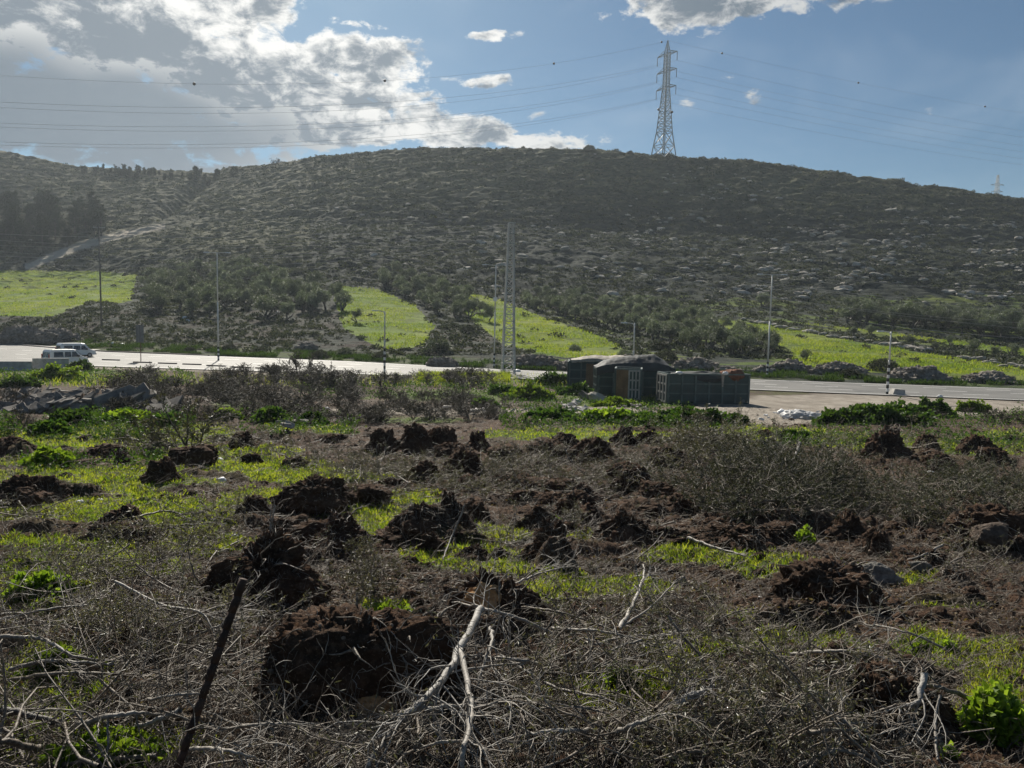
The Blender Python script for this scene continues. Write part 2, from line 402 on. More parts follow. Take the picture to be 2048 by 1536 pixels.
def leafmat(name,c1,c2,tr=.4,rough=.5,spec=.4,scale=1.2):
    def f(t):
        p=pos(t); oi=t.n('ShaderNodeObjectInfo').outputs['Random']
        geo=t.n('ShaderNodeNewGeometry').outputs['Random Per Island']
        n=t.math('ADD',t.math('MULTIPLY',t.noise(p,scale,4,.6),.6),t.math('MULTIPLY',geo,.4))
        col=t.mix(t.ramp(n,.3,.72),c1,c2)
        hsv=t.n('ShaderNodeHueSaturation',ins={'Value':t.math('ADD',.7,t.math('MULTIPLY',oi,.6)),'Color':col}); col=hsv.outputs[0]
        b=pbsdf(t,col,rough,spec)
        tcol=t.mix(1.,col,(1.25,1.3,.55),'MULTIPLY')
        tl=t.n('ShaderNodeBsdfTranslucent',ins={'Color':tcol}).outputs[0]
        mx=t.n('ShaderNodeMixShader',ins={0:tr,1:b,2:tl}); return mx.outputs[0]
    return mat(name,f)
def soilcol(t,p):
    n=t.noise(p,1.1,8,.62); n2=t.noise(p,14,6,.65); n3=t.noise(p,55,4,.6)
    c=t.mix(t.ramp(n,.35,.68),(.040,.027,.019),(.108,.066,.043))
    c=t.mix(t.ramp(n2,.45,.75,0,.7),c,(.17,.115,.078))
    c=t.mix(t.ramp(n3,.58,.7,0,.6),c,(.20,.155,.115))
    return c
def m_ground():
    def f(t):
        p=pos(t); g=t.n('ShaderNodeAttribute',attribute_name='grass').outputs['Fac']; gv=t.n('ShaderNodeAttribute',attribute_name='gravel').outputs['Fac']; dst=t.n('ShaderNodeAttribute',attribute_name='dry').outputs['Fac']
        s=soilcol(t,p)
        s=t.mix(dst,s,t.mix(t.ramp(t.noise(p,2.5,8,.65),.35,.7),(.06,.047,.036),(.125,.10,.078)))
        gr=t.mix(t.ramp(t.noise(p,5,6,.65),.35,.7),(.055,.085,.015),(.12,.16,.03))
        gl=t.mix(t.ramp(t.noise(p,.6,7,.6),.35,.7),(.23,.20,.165),(.36,.32,.27))
        gl=t.mix(t.ramp(t.noise(p,9,5,.7),.6,.75,0,.6),gl,(.12,.095,.075))
        c=t.mix(g,s,gr); c=t.mix(gv,c,gl)
        b=t.math('ADD',t.noise(p,22,8,.68),t.math('MULTIPLY',t.noise(p,90,3,.6),.4))
        return pbsdf(t,c,.95,.15,normal=bump(t,b,1.,.06))
    return mat('ground_soil',f)
def m_hill():
    def f(t):
        p=pos(t); g=t.n('ShaderNodeAttribute',attribute_name='field').outputs['Fac']; hi=t.n('ShaderNodeAttribute',attribute_name='height').outputs['Fac']; tr=t.n('ShaderNodeAttribute',attribute_name='track').outputs['Fac']; dr=t.n('ShaderNodeAttribute',attribute_name='dark').outputs['Fac']
        pv=t.vm('MULTIPLY',p,(1,.7,2.5)).outputs[0]
        n=t.noise(pv,.35,8,.65); n2=t.noise(pv,1.6,6,.65); n3=t.noise(pv,.03,5,.6)
        sc=t.mix(t.ramp(n,.35,.7),(.017,.025,.021),(.052,.058,.044))
        sc=t.mix(t.ramp(n2,.5,.75,0,.55),sc,(.135,.13,.10))
        sc=t.mix(t.math('MULTIPLY',hi,t.ramp(n3,.3,.6,.5,1)),sc,t.mix(t.ramp(n,.35,.65),(.062,.066,.036),(.145,.14,.075)))
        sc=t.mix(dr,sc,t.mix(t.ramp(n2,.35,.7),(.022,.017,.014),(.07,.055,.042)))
        gf=t.mix(t.ramp(t.noise(p,.05,6,.6),.35,.65),(.115,.18,.024),(.20,.235,.045))
        gf=t.mix(t.ramp(t.noise(pv,.35,8,.72),.45,.68,0,.75),gf,(.075,.105,.02))
        c=t.mix(g,sc,gf); c=t.mix(tr,c,(.40,.35,.28))
        b=t.math('ADD',t.noise(pv,.9,8,.7),t.math('MULTIPLY',t.noise(p,5,4,.6),.25))
        base=pbsdf(t,c,.95,.1,normal=bump(t,b,.8,.6))
        # thin standing grass lets light through from behind
        tl=t.n('ShaderNodeBsdfTranslucent',ins={'Color':t.mix(1.,c,(1.2,1.25,.5),'MULTIPLY')}).outputs[0]
        return base
    return mat('hillside_scrub',f)
def m_asphalt():
    def f(t):
        p=pos(t); n=t.noise(p,.25,6,.6); n2=t.noise(p,30,4,.7)
        st=t.noise(t.vm('MULTIPLY',p,(.05,1.2,1)).outputs[0],1.,4,.6)
        c=t.mix(t.ramp(n,.35,.65),(.11,.108,.102),(.17,.165,.155)); c=t.mix(t.ramp(st,.45,.62,0,.5),c,(.12,.118,.112))
        c=t.mix(t.ramp(n2,.4,.7,0,.3),c,(.3,.29,.27))
        return pbsdf(t,c,.72,.25,normal=bump(t,n2,.5,.015))
    return mat('asphalt',f)
def m_rock(name,c1,c2,sc=1.5,bs=.8,bd=.1):
    def f(t):
        p=obj(t); n=t.noise(p,sc,8,.65); n2=t.noise(p,sc*6,6,.65)
        c=t.mix(t.ramp(n,.35,.68),c1,c2); c=t.mix(t.ramp(n2,.5,.75,0,.6),c,tuple(q*.45 for q in c1))
        return pbsdf(t,c,.9,.2,normal=bump(t,t.math('ADD',n,n2),bs,bd))
    return mat(name,f)
def m_soil(): 
    def f(t):
        p=obj(t); c=t.mix(1.,soilcol(t,p),(.88,.84,.82),'MULTIPLY')
        b=t.math('ADD',t.noise(p,9,8,.7),t.math('MULTIPLY',t.noise(p,45,4,.6),.35)); return pbsdf(t,c,.97,.12,normal=bump(t,b,1.,.06))
    return mat('root_ball_soil',f)
def m_bark(name='bark',c1=(.10,.085,.07),c2=(.28,.255,.22)):
    def f(t):
        p=pos(t); n=t.noise(p,18,7,.65); c=t.mix(t.ramp(n,.35,.68),c1,c2); return pbsdf(t,c,.62,.5,normal=bump(t,t.noise(p,70,5,.6),.6,.01))
    return mat(name,f)
BARK=m_bark(); BARKP=m_bark('pale_bark',(.17,.15,.125),(.36,.33,.29)); TWIG=m_bark('twig_bark',(.058,.043,.031),(.235,.195,.15)); SOIL=m_soil()
TRUNK=m_bark('trunk_bark',(.04,.035,.03),(.10,.085,.07))
OLEAF=leafmat('olive_leaf',(.045,.062,.046),(.19,.22,.165),.22,.5,.4)
DRYLEAF=leafmat('dry_leaf',(.06,.06,.04),(.19,.175,.12),.2,.5,.45,3)
GRASSM=leafmat('grass_blade',(.10,.16,.016),(.30,.31,.055),.6,.5,.3,.9)
WEED=leafmat('weed_leaf',(.026,.062,.014),(.085,.14,.03),.38,.6,.25,2)
WEEDB=leafmat('bright_weed_leaf',(.09,.15,.018),(.20,.27,.04),.5,.55,.3,2)
SCRUB=leafmat('scrub_leaf',(.022,.031,.024),(.105,.11,.078),.15,.7,.2,.08)
PINE=leafmat('pine_needle',(.016,.026,.014),(.04,.052,.026),.08,.7,.2)
LIME=m_rock('limestone',(.31,.285,.245),(.46,.42,.365),.8)
RUBB=m_rock('rubble',(.19,.165,.14),(.40,.36,.31),1.6,1.,.25)
SLAB=m_rock('broken_asphalt',(.12,.108,.096),(.235,.215,.19),1.2,.5,.04)
CONC=plain('concrete',(.42,.40,.37),.85,var=.25,scale=2,dirt=(.22,.2,.17))

# ---------------- the ground sheets
def grid(Y,U,name,matl,mask):
    wY=np.sqrt(Y**2+2.5**2); X=U[None,:]*wY[:,None]; YY=np.repeat(Y[:,None],len(U),1)
    x=X.ravel(); y=YY.ravel(); z=H(x,y); nr,nc=X.shape
    i=np.arange(nr*nc).reshape(nr,nc); Q=np.stack([i[:-1,:-1],i[:-1,1:],i[1:,1:],i[1:,:-1]],-1).reshape(-1,4)
    P=np.stack([x,y,z],1)
    return prop(mk(name,P,Q,matl,smooth=True,col=mask(P)),kind='structure')
U=np.concatenate([np.linspace(-4,-.92,24)[:-1],np.linspace(-.9,.9,1250),np.linspace(.92,4,24)[1:]])
pyr=np.arange(1600,826,-1.35); Yn=[]
zz=np.linspace(2.8,62,6000); pz=proj(np.stack([zz*0,zz,zbase(zz*0,zz)],1))[1]
Yn=np.interp(-pyr,-pz,zz)
YA=np.concatenate([np.linspace(-60,0,14),np.linspace(.4,Yn[0]-.05,12),Yn,np.linspace(Yn[-1]+.2,110,230)])
def mask_near(P):
    px,py=proj(P); ok=P[:,1]>1; x,y=P[:,0],P[:,1]
    g=np.where(ok,grassmask(px,py,x,y),sstep(0,.2,fbm(x*.5,y*.5))); gv=np.where(ok,gravelmask(px,py,x,y),0)
    ne=near_edge(x); gv=np.maximum(gv,sstep(-3.2,-1.2,y-ne)*(x<-10)*.7); 
    dry=sstep(28,45,y)*.65*sstep(-.25,.25,fbm(x*.2,y*.2,o=3)+.1)
    roadside=sstep(-6,-2,y-ne)*sstep(-.1,.1,fbm(x*.4,y*.4))*(gv<.3)
    return {'grass':np.maximum(g,roadside*.35)*(1-gv),'gravel':gv,'dry':dry}
# ground goes to 1 m past the far road edge; hillside begins under it
YA=YA[YA<=104]
def mask_far(P):
    px,py=proj(P); x,y,z=P.T; fe=far_edge(x)
    j=8*fbm(x*.12,y*.12,o=3); px_=px+j; py_=py+j*.5
    f=np.zeros(len(P))
    for q in FIELDS: f=np.maximum(f,inpoly(px_,py_,q)*1.)
    f=f*(.75+.25*sstep(-.4,.1,fbm(x*.15,y*.3)))
    # grassy verge and open grass between trees
    side=sstep(.2,1.5,y-fe)*(1-sstep(9,16,y-fe))*sstep(-.1,.15,fbm(x*.2,y*.25,o=4)+.05)
    g2=((py>590)&(py<730)&(px>1050))*sstep(.0,.2,fbm(x*.11,y*.15,o=4)+.02)*(1-sstep(14,24,z))
    f=np.maximum(f,np.maximum(side*.3,g2*.6))
    # dirt track on the left slope
    tx=np.array([60,100,160,240,330]); ty=np.array([532,515,492,470,452]); d=np.abs(py-np.interp(px,tx,ty)); w=np.interp(px,tx,[7,9,9,8,5]); tr=((px>50)&(px<330))*(1-sstep(w*.6,w*1.3,d))
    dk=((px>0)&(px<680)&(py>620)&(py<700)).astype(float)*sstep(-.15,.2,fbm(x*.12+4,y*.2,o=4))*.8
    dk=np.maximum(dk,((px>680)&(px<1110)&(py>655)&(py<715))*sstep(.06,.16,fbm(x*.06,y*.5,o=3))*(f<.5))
    hi=sstep(455,360,py+40*fbm(x*.02,y*.02,o=3))*.9
    left=(px<620)*sstep(560,480,py)*.8
    return {'field':f*(1-tr),'height':np.clip(np.maximum(hi,left),0,1),'track':tr,'dark':dk}
def edgeY(u):
    ys=np.linspace(40,300,1300); out=[]
    for q in u:
        g=ys-far_edge(q*np.sqrt(ys**2+6.25)); j=np.argmax(g>0); out.append(ys[j] if g[j]>0 else 232)
    return np.array(out)
def sheet(name,Yf,U,matl,mask):
    Ye=edgeY(U); YY=Yf(Ye); X=U[None,:]*np.sqrt(YY**2+6.25); x=X.ravel(); y=YY.ravel(); z=H(x,y); nr,nc=X.shape
    i=np.arange(nr*nc).reshape(nr,nc); Q=np.stack([i[:-1,:-1],i[:-1,1:],i[1:,1:],i[1:,:-1]],-1).reshape(-1,4)
    P=np.stack([x,y,z],1); return prop(mk(name,P,Q,matl,smooth=True,col=mask(P)),kind='structure')
YN=np.concatenate([np.linspace(-60,0,14),np.linspace(.4,Yn[0]-.05,12),Yn[Yn<59]])
fr=np.linspace(0,1,120)[1:]
sheet('ground',lambda Ye:np.concatenate([np.repeat(YN[:,None],len(Ye),1),YN[-1]+(Ye-YN[-1])[None]*fr[:,None]]),U,m_ground(),mask_near)
S=np.concatenate([np.arange(0,30,.3),np.arange(30,400,.62),np.arange(402,1400,12)])
U2=np.concatenate([np.linspace(-4,-.92,40)[:-1],np.linspace(-.9,.9,1150),np.linspace(.92,4,40)[1:]])
sheet('hillside',lambda Ye:Ye[None]+S[:,None],U2,m_hill(),mask_far)

# ---------------- road, kerbs, markings
xs=np.linspace(-390,138,260)
def strip(name,fy0,fy1,z,matl,xs=xs,n=2,kind='structure',parent=None):
    t=np.linspace(0,1,n); X=np.repeat(xs[:,None],n,1); Yy=fy0(xs)[:,None]*(1-t)+fy1(xs)[:,None]*t
    V=np.stack([X,Yy,np.full(X.shape,z)],-1).reshape(-1,3); i=np.arange(len(V)).reshape(len(xs),n)
    Q=np.stack([i[:-1,:-1],i[1:,:-1],i[1:,1:],i[:-1,1:]],-1).reshape(-1,4)
    return prop(mk(name,V,Q,matl,parent),kind=kind)
strip('road',near_edge,lambda x:far_edge(x)-.2,RZ,m_asphalt())
WHITE=plain('road_paint',(.74,.73,.70),.6,var=.2)
lerp=lambda f:(lambda x:near_edge(x)*(1-f)+far_edge(x)*f)
strip('near_edge_line',lambda x:near_edge(x)+.5,lambda x:near_edge(x)+.75,RZ+.006,WHITE)
strip('far_edge_line',lambda x:far_edge(x)-1.0,lambda x:far_edge(x)-.75,RZ+.006,WHITE)
b=MB()
for f in (.3,.52,.76):
    for x0 in np.arange(-160,90,6.):
        g=lerp(f); x1=x0+2.2
        b.add([(x0,g(x0)-.1,RZ+.006),(x1,g(x1)-.1,RZ+.006),(x1,g(x1)+.1,RZ+.006),(x0,g(x0)+.1,RZ+.006)],[(0,1,2,3)])
prop(b.build('lane_markings',WHITE),kind='structure')
def wall_strip(b,f0,f1,z0,z1,x0,x1,n):
    X=np.linspace(x0,x1,n+1)
    for a,c in zip(X[:-1],X[1:]):
        V=[(a,f0(a),z0),(c,f0(c),z0),(c,f1(c),z0),(a,f1(a),z0),(a,f0(a),z1),(c,f0(c),z1),(c,f1(c),z1),(a,f1(a),z1)]
        b.add(V,[(4,5,6,7),(0,1,5,4),(2,3,7,6)]+([(3,0,4,7)] if a==X[0] else [])+([(1,2,6,5)] if c==X[-1] else []))
KERB=plain('kerb_stone',(.20,.17,.15),.9,var=.3,scale=.5)
b=MB(); wall_strip(b,lambda x:far_edge(x)-.2,lambda x:far_edge(x)+.15,RZ-.1,RZ+.17,-260,-45,60); prop(b.build('far_kerb',KERB),kind='structure')
PAVE=plain('pavement_slabs',(.34,.32,.29),.8,var=.2,scale=.6)
b=MB(); wall_strip(b,lambda x:far_edge(x)+.15,lambda x:far_edge(x)+2.4,RZ-.3,RZ+.15,-260,-66,50); prop(b.build('pavement',PAVE),kind='structure')
# broken median kerb stones between the carriageway and the slip lane (left)
KD=plain('kerb_black',(.035,.03,.03),.8); pk=hit([150,300,500,640],[712,727,735,741])
g0=MB(); g0.box((0,0,.05),(2.4,.25,.16)); g0.box((0,0,.135),(2.3,.2,.01)); ks=g0.build('kerb_stone',KD)
pr=hit(np.array([170,222,285,335,384,432,482,530,575]),np.array([714,722,727,729,731,734,737,739,741]))
for i,P in enumerate(pr):
    o=ks if i==0 else ks.copy()
    if i: COL.objects.link(o)
    o.location=(P[0],P[1],RZ); o.rotation_euler=(0,0,R(-9+3*math.sin(i*7)))
    prop(o,'dark painted kerb stone in the broken median line left of the road','kerb stone','dark median kerb stones')

# ---------------- scatter stuff: hillside scrub, rocks
def inst(V0,F0,P,rz,sc,tilt=None):
    """repeat a small mesh at many points (numpy merge)"""
    n=len(P); c,s=np.cos(rz)[:,None],np.sin(rz)[:,None]; sc=np.asarray(sc,float); sc=np.repeat(sc[:,None],3,1) if sc.ndim==1 else sc
    v=V0[None]*sc[:,None,:]; x=v[...,0]*c-v[...,1]*s; y=v[...,0]*s+v[...,1]*c
    V=np.stack([x,y,v[...,2]],-1)+P[:,None,:]; Q=F0[None]+(np.arange(n)*len(V0))[:,None,None]
    return V.reshape(-1,3),Q.reshape(-1,F0.shape[1])
def tuft(n,rng,flat=.6,l=.22):
    d=unit(rng.normal(size=(n,3))); d[:,2]=np.abs(d[:,2]); S=d*np.array([1,1,flat])*(.45+.5*rng.random((n,1)))*.9; S[:,2]*=1.
    D=unit(d+rng.normal(size=(n,3))*.6+np.array([0,0,.3])); return leaves(S,D,l*(.7+.8*rng.random(n)),l*.75,rng)
def polar_scatter(n,y0,y1,rng,umax=.78,p=1.0):
    u=rng.uniform(-umax,umax,n); Y=(y0**p+(y1**p-y0**p)*rng.random(n))**(1/p); return u*Y,Y
rng=np.random.default_rng(21)
x,y=polar_scatter(62000,112,470,rng,p=1.25); keep=y>far_edge(x)+6; x,y=x[keep],y[keep]
z=H(x,y); px,py=proj(np.stack([x,y,z],1)); fld=np.zeros(len(x),bool)
for q in FIELDS: fld|=inpoly(px,py,q)
zf=zfar(x,y); trk=(px>50)&(px<335)&(np.abs(py-np.interp(px,[60,100,160,240,330],[532,515,492,470,452]))<10)
dens=sstep(-.35,.15,fbm(x*.03,y*.03,o=4)+.15)*(.75+.25*sstep(4,14,zf))
dens*=1-.45*((px<620)&(py<480)); keep=(~fld|(rng.random(len(x))<.05))&~trk&(rng.random(len(x))<dens); x,y,z=x[keep],y[keep],z[keep]
parts=[]
for i,k in enumerate(np.array_split(np.arange(len(x)),3)):
    V0,F0=tuft(34,rng,.62,.42); n=len(k); P=np.stack([x[k],y[k],z[k]-.12],1)
    sz=(.35+.75*rng.random(n)**2.2)*(.8+y[k]/700); parts.append(inst(V0,F0,P,rng.uniform(0,6.3,n),np.stack([sz*1.25,sz*1.1,sz*.95],1)))
prop(mk('hill_scrub',*join(parts),SCRUB),'low grey green scrub covering the stony hillside','scrub',kind='stuff')
# boulders on the hill
def rockmesh(name,sub,seed,sc,sharp=.35,matl=LIME,cut=None):
    V,Fs=ico(sub); V=V.copy(); r=np.random.default_rng(seed)
    for _ in range(9):
        nn=unit(r.normal(size=3)); dd=.55+.35*r.random(); e=V@nn-dd; V-=np.maximum(e,0)[:,None]*nn*.92
    V*=(1+sharp*fbm(V[:,0]*1.8+seed,V[:,1]*1.8,V[:,2]*1.8,o=4,g=.55))[:,None]; V*=np.array(sc)
    me_o=mk(name,V,Fs,matl); me=me_o.data; bpy.data.objects.remove(me_o); return me
RM=[rockmesh('hill_boulder',3,40+i,(1,.7,.42)) for i in range(7)]
def rockdens(px,py):
    d=.75*sstep(900,1500,px)*sstep(395,470,py)*sstep(660,600,py)+.16*sstep(380,450,py)*sstep(640,560,py)*sstep(500,900,px)+.25*np.exp(-((px-1400)/90)**2-((py-372)/20)**2)*4+.025
    return d
x,y=polar_scatter(26000,160,380,rng,.74,1.3); z=H(x,y); px,py=proj(np.stack([x,y,z],1)); fld=np.zeros(len(x),bool)
for q in FIELDS: fld|=inpoly(px,py,q)
cl=sstep(-.12,.25,fbm(x*.05+2,y*.09,o=4)); keep=~fld&(rng.random(len(x))<rockdens(px,py)*cl*.8)&(zfar(x,y)>8)
x,y,z,px,py=[q[keep] for q in (x,y,z,px,py)]; s=.35+1.5*rng.random(len(x))**2.6
order=np.argsort(-s/y); 
def boulder(i,x,y,z,s,label,group,name='hill_boulder',cat='boulder'):
    o=bpy.data.objects.new(name,RM[i%7]); COL.objects.link(o); o.location=(x,y,z+.05*s); o.rotation_euler=(rng.normal()*.15,rng.normal()*.15,rng.uniform(-.5,.5)+(3.14 if rng.random()<.5 else 0)); o.scale=(s*1.15,s,s*(.7+.5*rng.random()))
    return prop(o,label,cat,group)
for i,k in enumerate(order[:290]):
    boulder(i,x[k],y[k],z[k],s[k],'pale weathered limestone boulder lying among scrub on the dark hillside','limestone boulders on the hillside')
k=order[290:]; V0=np.array([v.co[:] for v in RM[1].vertices]); 
V1,F1=ico(1); V1=V1*np.array([1,.7,.4])*(1+.3*perlin(V1[:,0]*2,V1[:,1]*2,V1[:,2]*2+7))[:,None]
V,Q=inst(V1,F1,np.stack([x[k],y[k],z[k]],1),rng.uniform(-.6,.6,len(k)),s[k]); prop(mk('hill_stones',V,Q,LIME),'small pale stones scattered over the hillside','stones',kind='stuff')

# ---------------- trees
def tree_variant(seed,kind='olive'):
    r=np.random.default_rng(seed)
    if kind=='olive':
        nl=r.integers(1,4); S=np.tile([[0,0,-.3]],(nl,1))+r.normal(size=(nl,3))*[.1,.1,0]; D=r.normal(size=(nl,3))*[.35,.35,0]+[0,0,1]
        T=walk(S,D,np.full(nl,1.9),6,.16,0,r); s,d,l=sprout(T,5,.85,.55,r,.45); d[:,2]=np.abs(d[:,2])+.25; B=walk(s,d,l,5,.2,.02,r)
        s,d,l=sprout(B,3,.7,.6,r,.4); C=walk(s,d,l,4,.25,0,r)
        trunk=join([tubes(T,np.full(nl,.20),np.full(nl,.09),7),tubes(B,np.full(len(B),.06),np.full(len(B),.025),4),tubes(C,np.full(len(C),.02),np.full(len(C),.01),3)])
        nc=22; cc=r.normal(size=(nc,3)); cc=unit(cc)*[1.5,1.5,1.1]*(.45+.55*r.random((nc,1))); cc[:,2]+=2.45
        rr=.42+.36*r.random(nc); n=2900; i=r.integers(0,nc,n); d=unit(r.normal(size=(n,3))); S=cc[i]+d*rr[i][:,None]*(.55+.5*r.random((n,1)))*[1,1,.85]
        S=S[S[:,2]>.9+.4*r.random(len(S))]; n=len(S); D=unit(r.normal(size=(n,3))+[0,0,.35]); crown=leaves(S,D,.26*(.6+.8*r.random(n)),.085,r)
        return trunk,crown
    if kind=='pine':
        T=walk(np.array([[0,0,-.5]]),np.array([[0,0,1.]]),np.array([9.5]),7,.03,0,r); s,d,l=sprout(T,38,.26,.9,r,.22); d[:,2]=.15+.3*r.random(len(d)); B=walk(s,d,l,4,.1,.05,r)
        trunk=join([tubes(T,np.array([.22]),np.array([.04]),7),tubes(B,np.full(len(B),.05),np.full(len(B),.015),3)])
        n=5200; i=r.integers(0,len(B),n); t=.35+.65*r.random(n); j=(t*2.99).astype(int); S=B[i,j]+(B[i,j+1]-B[i,j])*r.random((n,1))+r.normal(size=(n,3))*.33
        crown=leaves(S,unit(r.normal(size=(n,3))+[0,0,.3]),.42*(.6+.7*r.random(n)),.13,r); return trunk,crown
    if kind=='bare':
        S=np.tile([[0,0,-.1]],(6,1))+r.normal(size=(6,3))*[.1,.1,0]; D=r.normal(size=(6,3))*[.55,.55,.1]+[0,0,1]; T=walk(S,D,np.full(6,1.5),6,.18,0,r)
        s,d,l=sprout(T,8,.6,.6,r,.25); B=walk(s,d,l,5,.2,.03,r); s,d,l=sprout(B,6,.55,.6,r,.2); C=walk(s,d,l,4,.2,.02,r)
        trunk=join([tubes(T,np.full(len(T),.035),np.full(len(T),.015),4),tubes(B,np.full(len(B),.014),np.full(len(B),.007),3)])
        c=tubes(C,np.full(len(C),.008),np.full(len(C),.005),3); s,d,l=sprout(C,5,.3,.7,r); lf=leaves(s,d,np.full(len(s),.09),.04,r)
        return trunk,join([c,lf])
    if kind=='bush':
        S=r.normal(size=(14,3))*[.15,.15,0]; D=r.normal(size=(14,3))*[.7,.7,.1]+[0,0,.9]; T=walk(S,D,np.full(14,1.),5,.2,0,r); s,d,l=sprout(T,6,.55,.7,r,.25); B=walk(s,d,l,4,.25,0,r)
        trunk=join([tubes(T,np.full(14,.02),np.full(14,.01),3),tubes(B,np.full(len(B),.01),np.full(len(B),.005),3)])
        n=1500; d=unit(r.normal(size=(n,3))); d[:,2]=np.abs(d[:,2]); rad=1+.28*fbm(d[:,0]*2+seed,d[:,1]*2,d[:,2]*2,o=3); S=d*rad[:,None]*(.55+.45*r.random((n,1))**.5)*[1,1,.85]
        return trunk,leaves(S,unit(d+r.normal(size=(n,3))*.9),.16*(.6+.8*r.random(n)),.07,r)
def tree_meshes(kind,n,crownmat,seed):
    out=[]
    for i in range(n):
        t,c=tree_variant(seed+i,kind); a=mk('trunk',*t,TRUNK,smooth=True); b_=mk('crown',*c,crownmat); out.append((a.data,b_.data)); bpy.data.objects.remove(a); bpy.data.objects.remove(b_)
    return out
OL=tree_meshes('olive',7,OLEAF,100); PI=tree_meshes('pine',4,PINE,200); THORN=leafmat('thorn_twigs',(.036,.031,.026),(.115,.102,.083),.08,.75,.15,2); BA=tree_meshes('bare',4,THORN,300); BU=tree_meshes('bush',5,SCRUB,400); BO=tree_meshes('bush',3,OLEAF,420)
def plant(name,meshes,P,s,label,cat,group=None,crown='crown',trunk='trunk',sz=None,tilt=.06,sink=.05):
    r=thing(name,label,cat,(P[0],P[1],h1(P[0],P[1])-sink),rng.uniform(0,6.3),group); r.rotation_euler[0]=rng.normal()*tilt; r.rotation_euler[1]=rng.normal()*tilt
    r.scale=(s*rng.uniform(.9,1.12),s*rng.uniform(.9,1.12),s*(sz or rng.uniform(.9,1.1))); a,b_=meshes[rng.integers(0,len(meshes))]
    for nm,me in ((trunk,a),(crown,b_)):
        o=bpy.data.objects.new(nm,me); COL.objects.link(o); o.parent=r
    return r
def hitf(px,py):
    """first visible terrain point including hill"""
    return hit(px,py)
def fill(poly,n,dmin,seed):
    r=np.random.default_rng(seed); poly=np.array(poly,float); x0,y0=poly.min(0); x1,y1=poly.max(0); pts=[]
    px=r.uniform(x0,x1,n*14); py=r.uniform(y0,y1,n*14); ok=inpoly(px,py,[tuple(q) for q in poly]); P=hit(px[ok],py[ok])
    for p in P:
        if np.isnan(p[0]): continue
        if all((p[0]-q[0])**2+(p[1]-q[1])**2>dmin**2 for q in pts): pts.append(p)
        if len(pts)>=n: break
    return pts
groves=[([(285,575),(330,550),(420,545),(560,560),(670,600),(690,625),(600,638),(500,640),(400,640),(300,628)],90,2.9,'olive tree in the dense grove left of the yellow green field','olive trees in the left grove',1.42),
 ([(755,565),(800,556),(860,568),(935,600),(972,632),(900,640),(840,610),(790,590)],40,3.1,'olive tree in the narrow grove between two green fields','olive trees of the middle grove',1.1),
 ([(1035,605),(1100,590),(1300,615),(1430,652),(1500,680),(1580,712),(1560,718),(1460,712),(1350,692),(1200,655),(1080,625)],110,3.4,'grey green olive tree in the long grove behind the skips','olive trees of the long grove',.98),
 ([(1690,650),(1850,662),(2100,685),(2100,652),(1900,642),(1700,632)],50,3.0,'olive tree in the row along the foot of the hill at right','olive trees at the right foot of the hill',1.28)]
for gi,(poly,n,dm,lab,grp,s) in enumerate(groves):
    for p in fill(poly,n,dm,50+gi): plant('olive_tree',OL,p,s*rng.uniform(.72,1.12),lab,'olive tree',grp)
singles=[(715,645,.72,'small lone olive tree standing on the yellow green field'),(975,643,1.0,'dark rounded olive tree at the right tip of the middle grove'),(1005,560,.9,'olive tree on the slope just left of the lattice mast'),
 (1612,722,.5,'thin young tree on the green field right of the long grove'),(1524,615,1.15,'lone yellowish tree low on the dark slope beside the tall street lamp')]
for px,py,s,lab in singles: plant('olive_tree',OL,hit([px],[py])[0],s,lab,'olive tree')
for px,py,s in [(1820,690,.6),(1740,670,.55),(1945,708,.75),(1990,715,.5),(1870,700,.45),(2025,712,.6),(1705,672,.6),(1900,690,.5)]:
    plant('olive_tree',OL,hit([px],[py])[0],s,'small olive tree on the strip of grass above the stone row at right','olive tree','small olive trees above the stone row')
plant('round_bush',BO,hit([875],[706])[0],2.3,'large grey rounded bush in front of the middle grove','bush',crown='leaves',trunk='stems',sz=1.1)
for px,py,s,lab in [(1845,668,1.6,None),(1330,722,1.7,'bare twiggy bush behind the tarpaulin covered skips'),(1320,700,2,'tall bare bush behind the skips'),(1765,742,1.9,'dark bush between two rubble heaps beyond the road at right'),(935,665,1.6,'low dark bush right of the large rounded bush'),(1655,742,1.2,'scrubby bush behind the rubble heap right of the tall lamp'),(125,530,2.6,'dark bush at the top edge of the bright green field')]:
    if lab: plant('bush',BU,hit([px],[py])[0],s,lab,'bush',crown='leaves',trunk='stems')
# dark forest upper left and pines on the ridge
for p in fill([(-60,515),(-60,430),(60,425),(140,430),(205,440),(215,478),(120,500),(40,520)],46,6.0,71): plant('pine_tree',PI,p,rng.uniform(1.0,1.5),'tall dark pine in the plantation at the left edge','pine tree','pines of the left plantation',sz=.95,tilt=.02)
r=np.random.default_rng(9); pxs=np.concatenate([r.uniform(165,260,26),r.uniform(260,480,44)])
for q in pxs:
    yy=np.interp(q,SKX,SKY_)+r.uniform(2,18); p=hit([q],[yy+2])[0]
    if not np.isnan(p[0]): plant('ridge_pine',PI,p,r.uniform(.32,.62),'small dark pine on the saddle of the ridge at left','pine tree','small pines along the left ridge',sz=.8)
plant('ridge_tree',BA,hit([552],[332])[0],2.5,'bare spreading tree on the left shoulder of the skyline','tree')
plant('ridge_bush',BU,hit([1178],[306])[0],3.2,'large rounded bush on the skyline left of the big pylon','bush',crown='leaves',trunk='stems')
for q in [20,35,735,610,905,1060,1095,1405,1432,1260,300,1500,1770]:
    plant('ridge_bush',BU,hit([q],[np.interp(q,SKX,SKY_)+5])[0],rng.uniform(1.1,1.9),'small bush silhouetted on the skyline of the hill','bush','small skyline bushes',crown='leaves',trunk='stems')
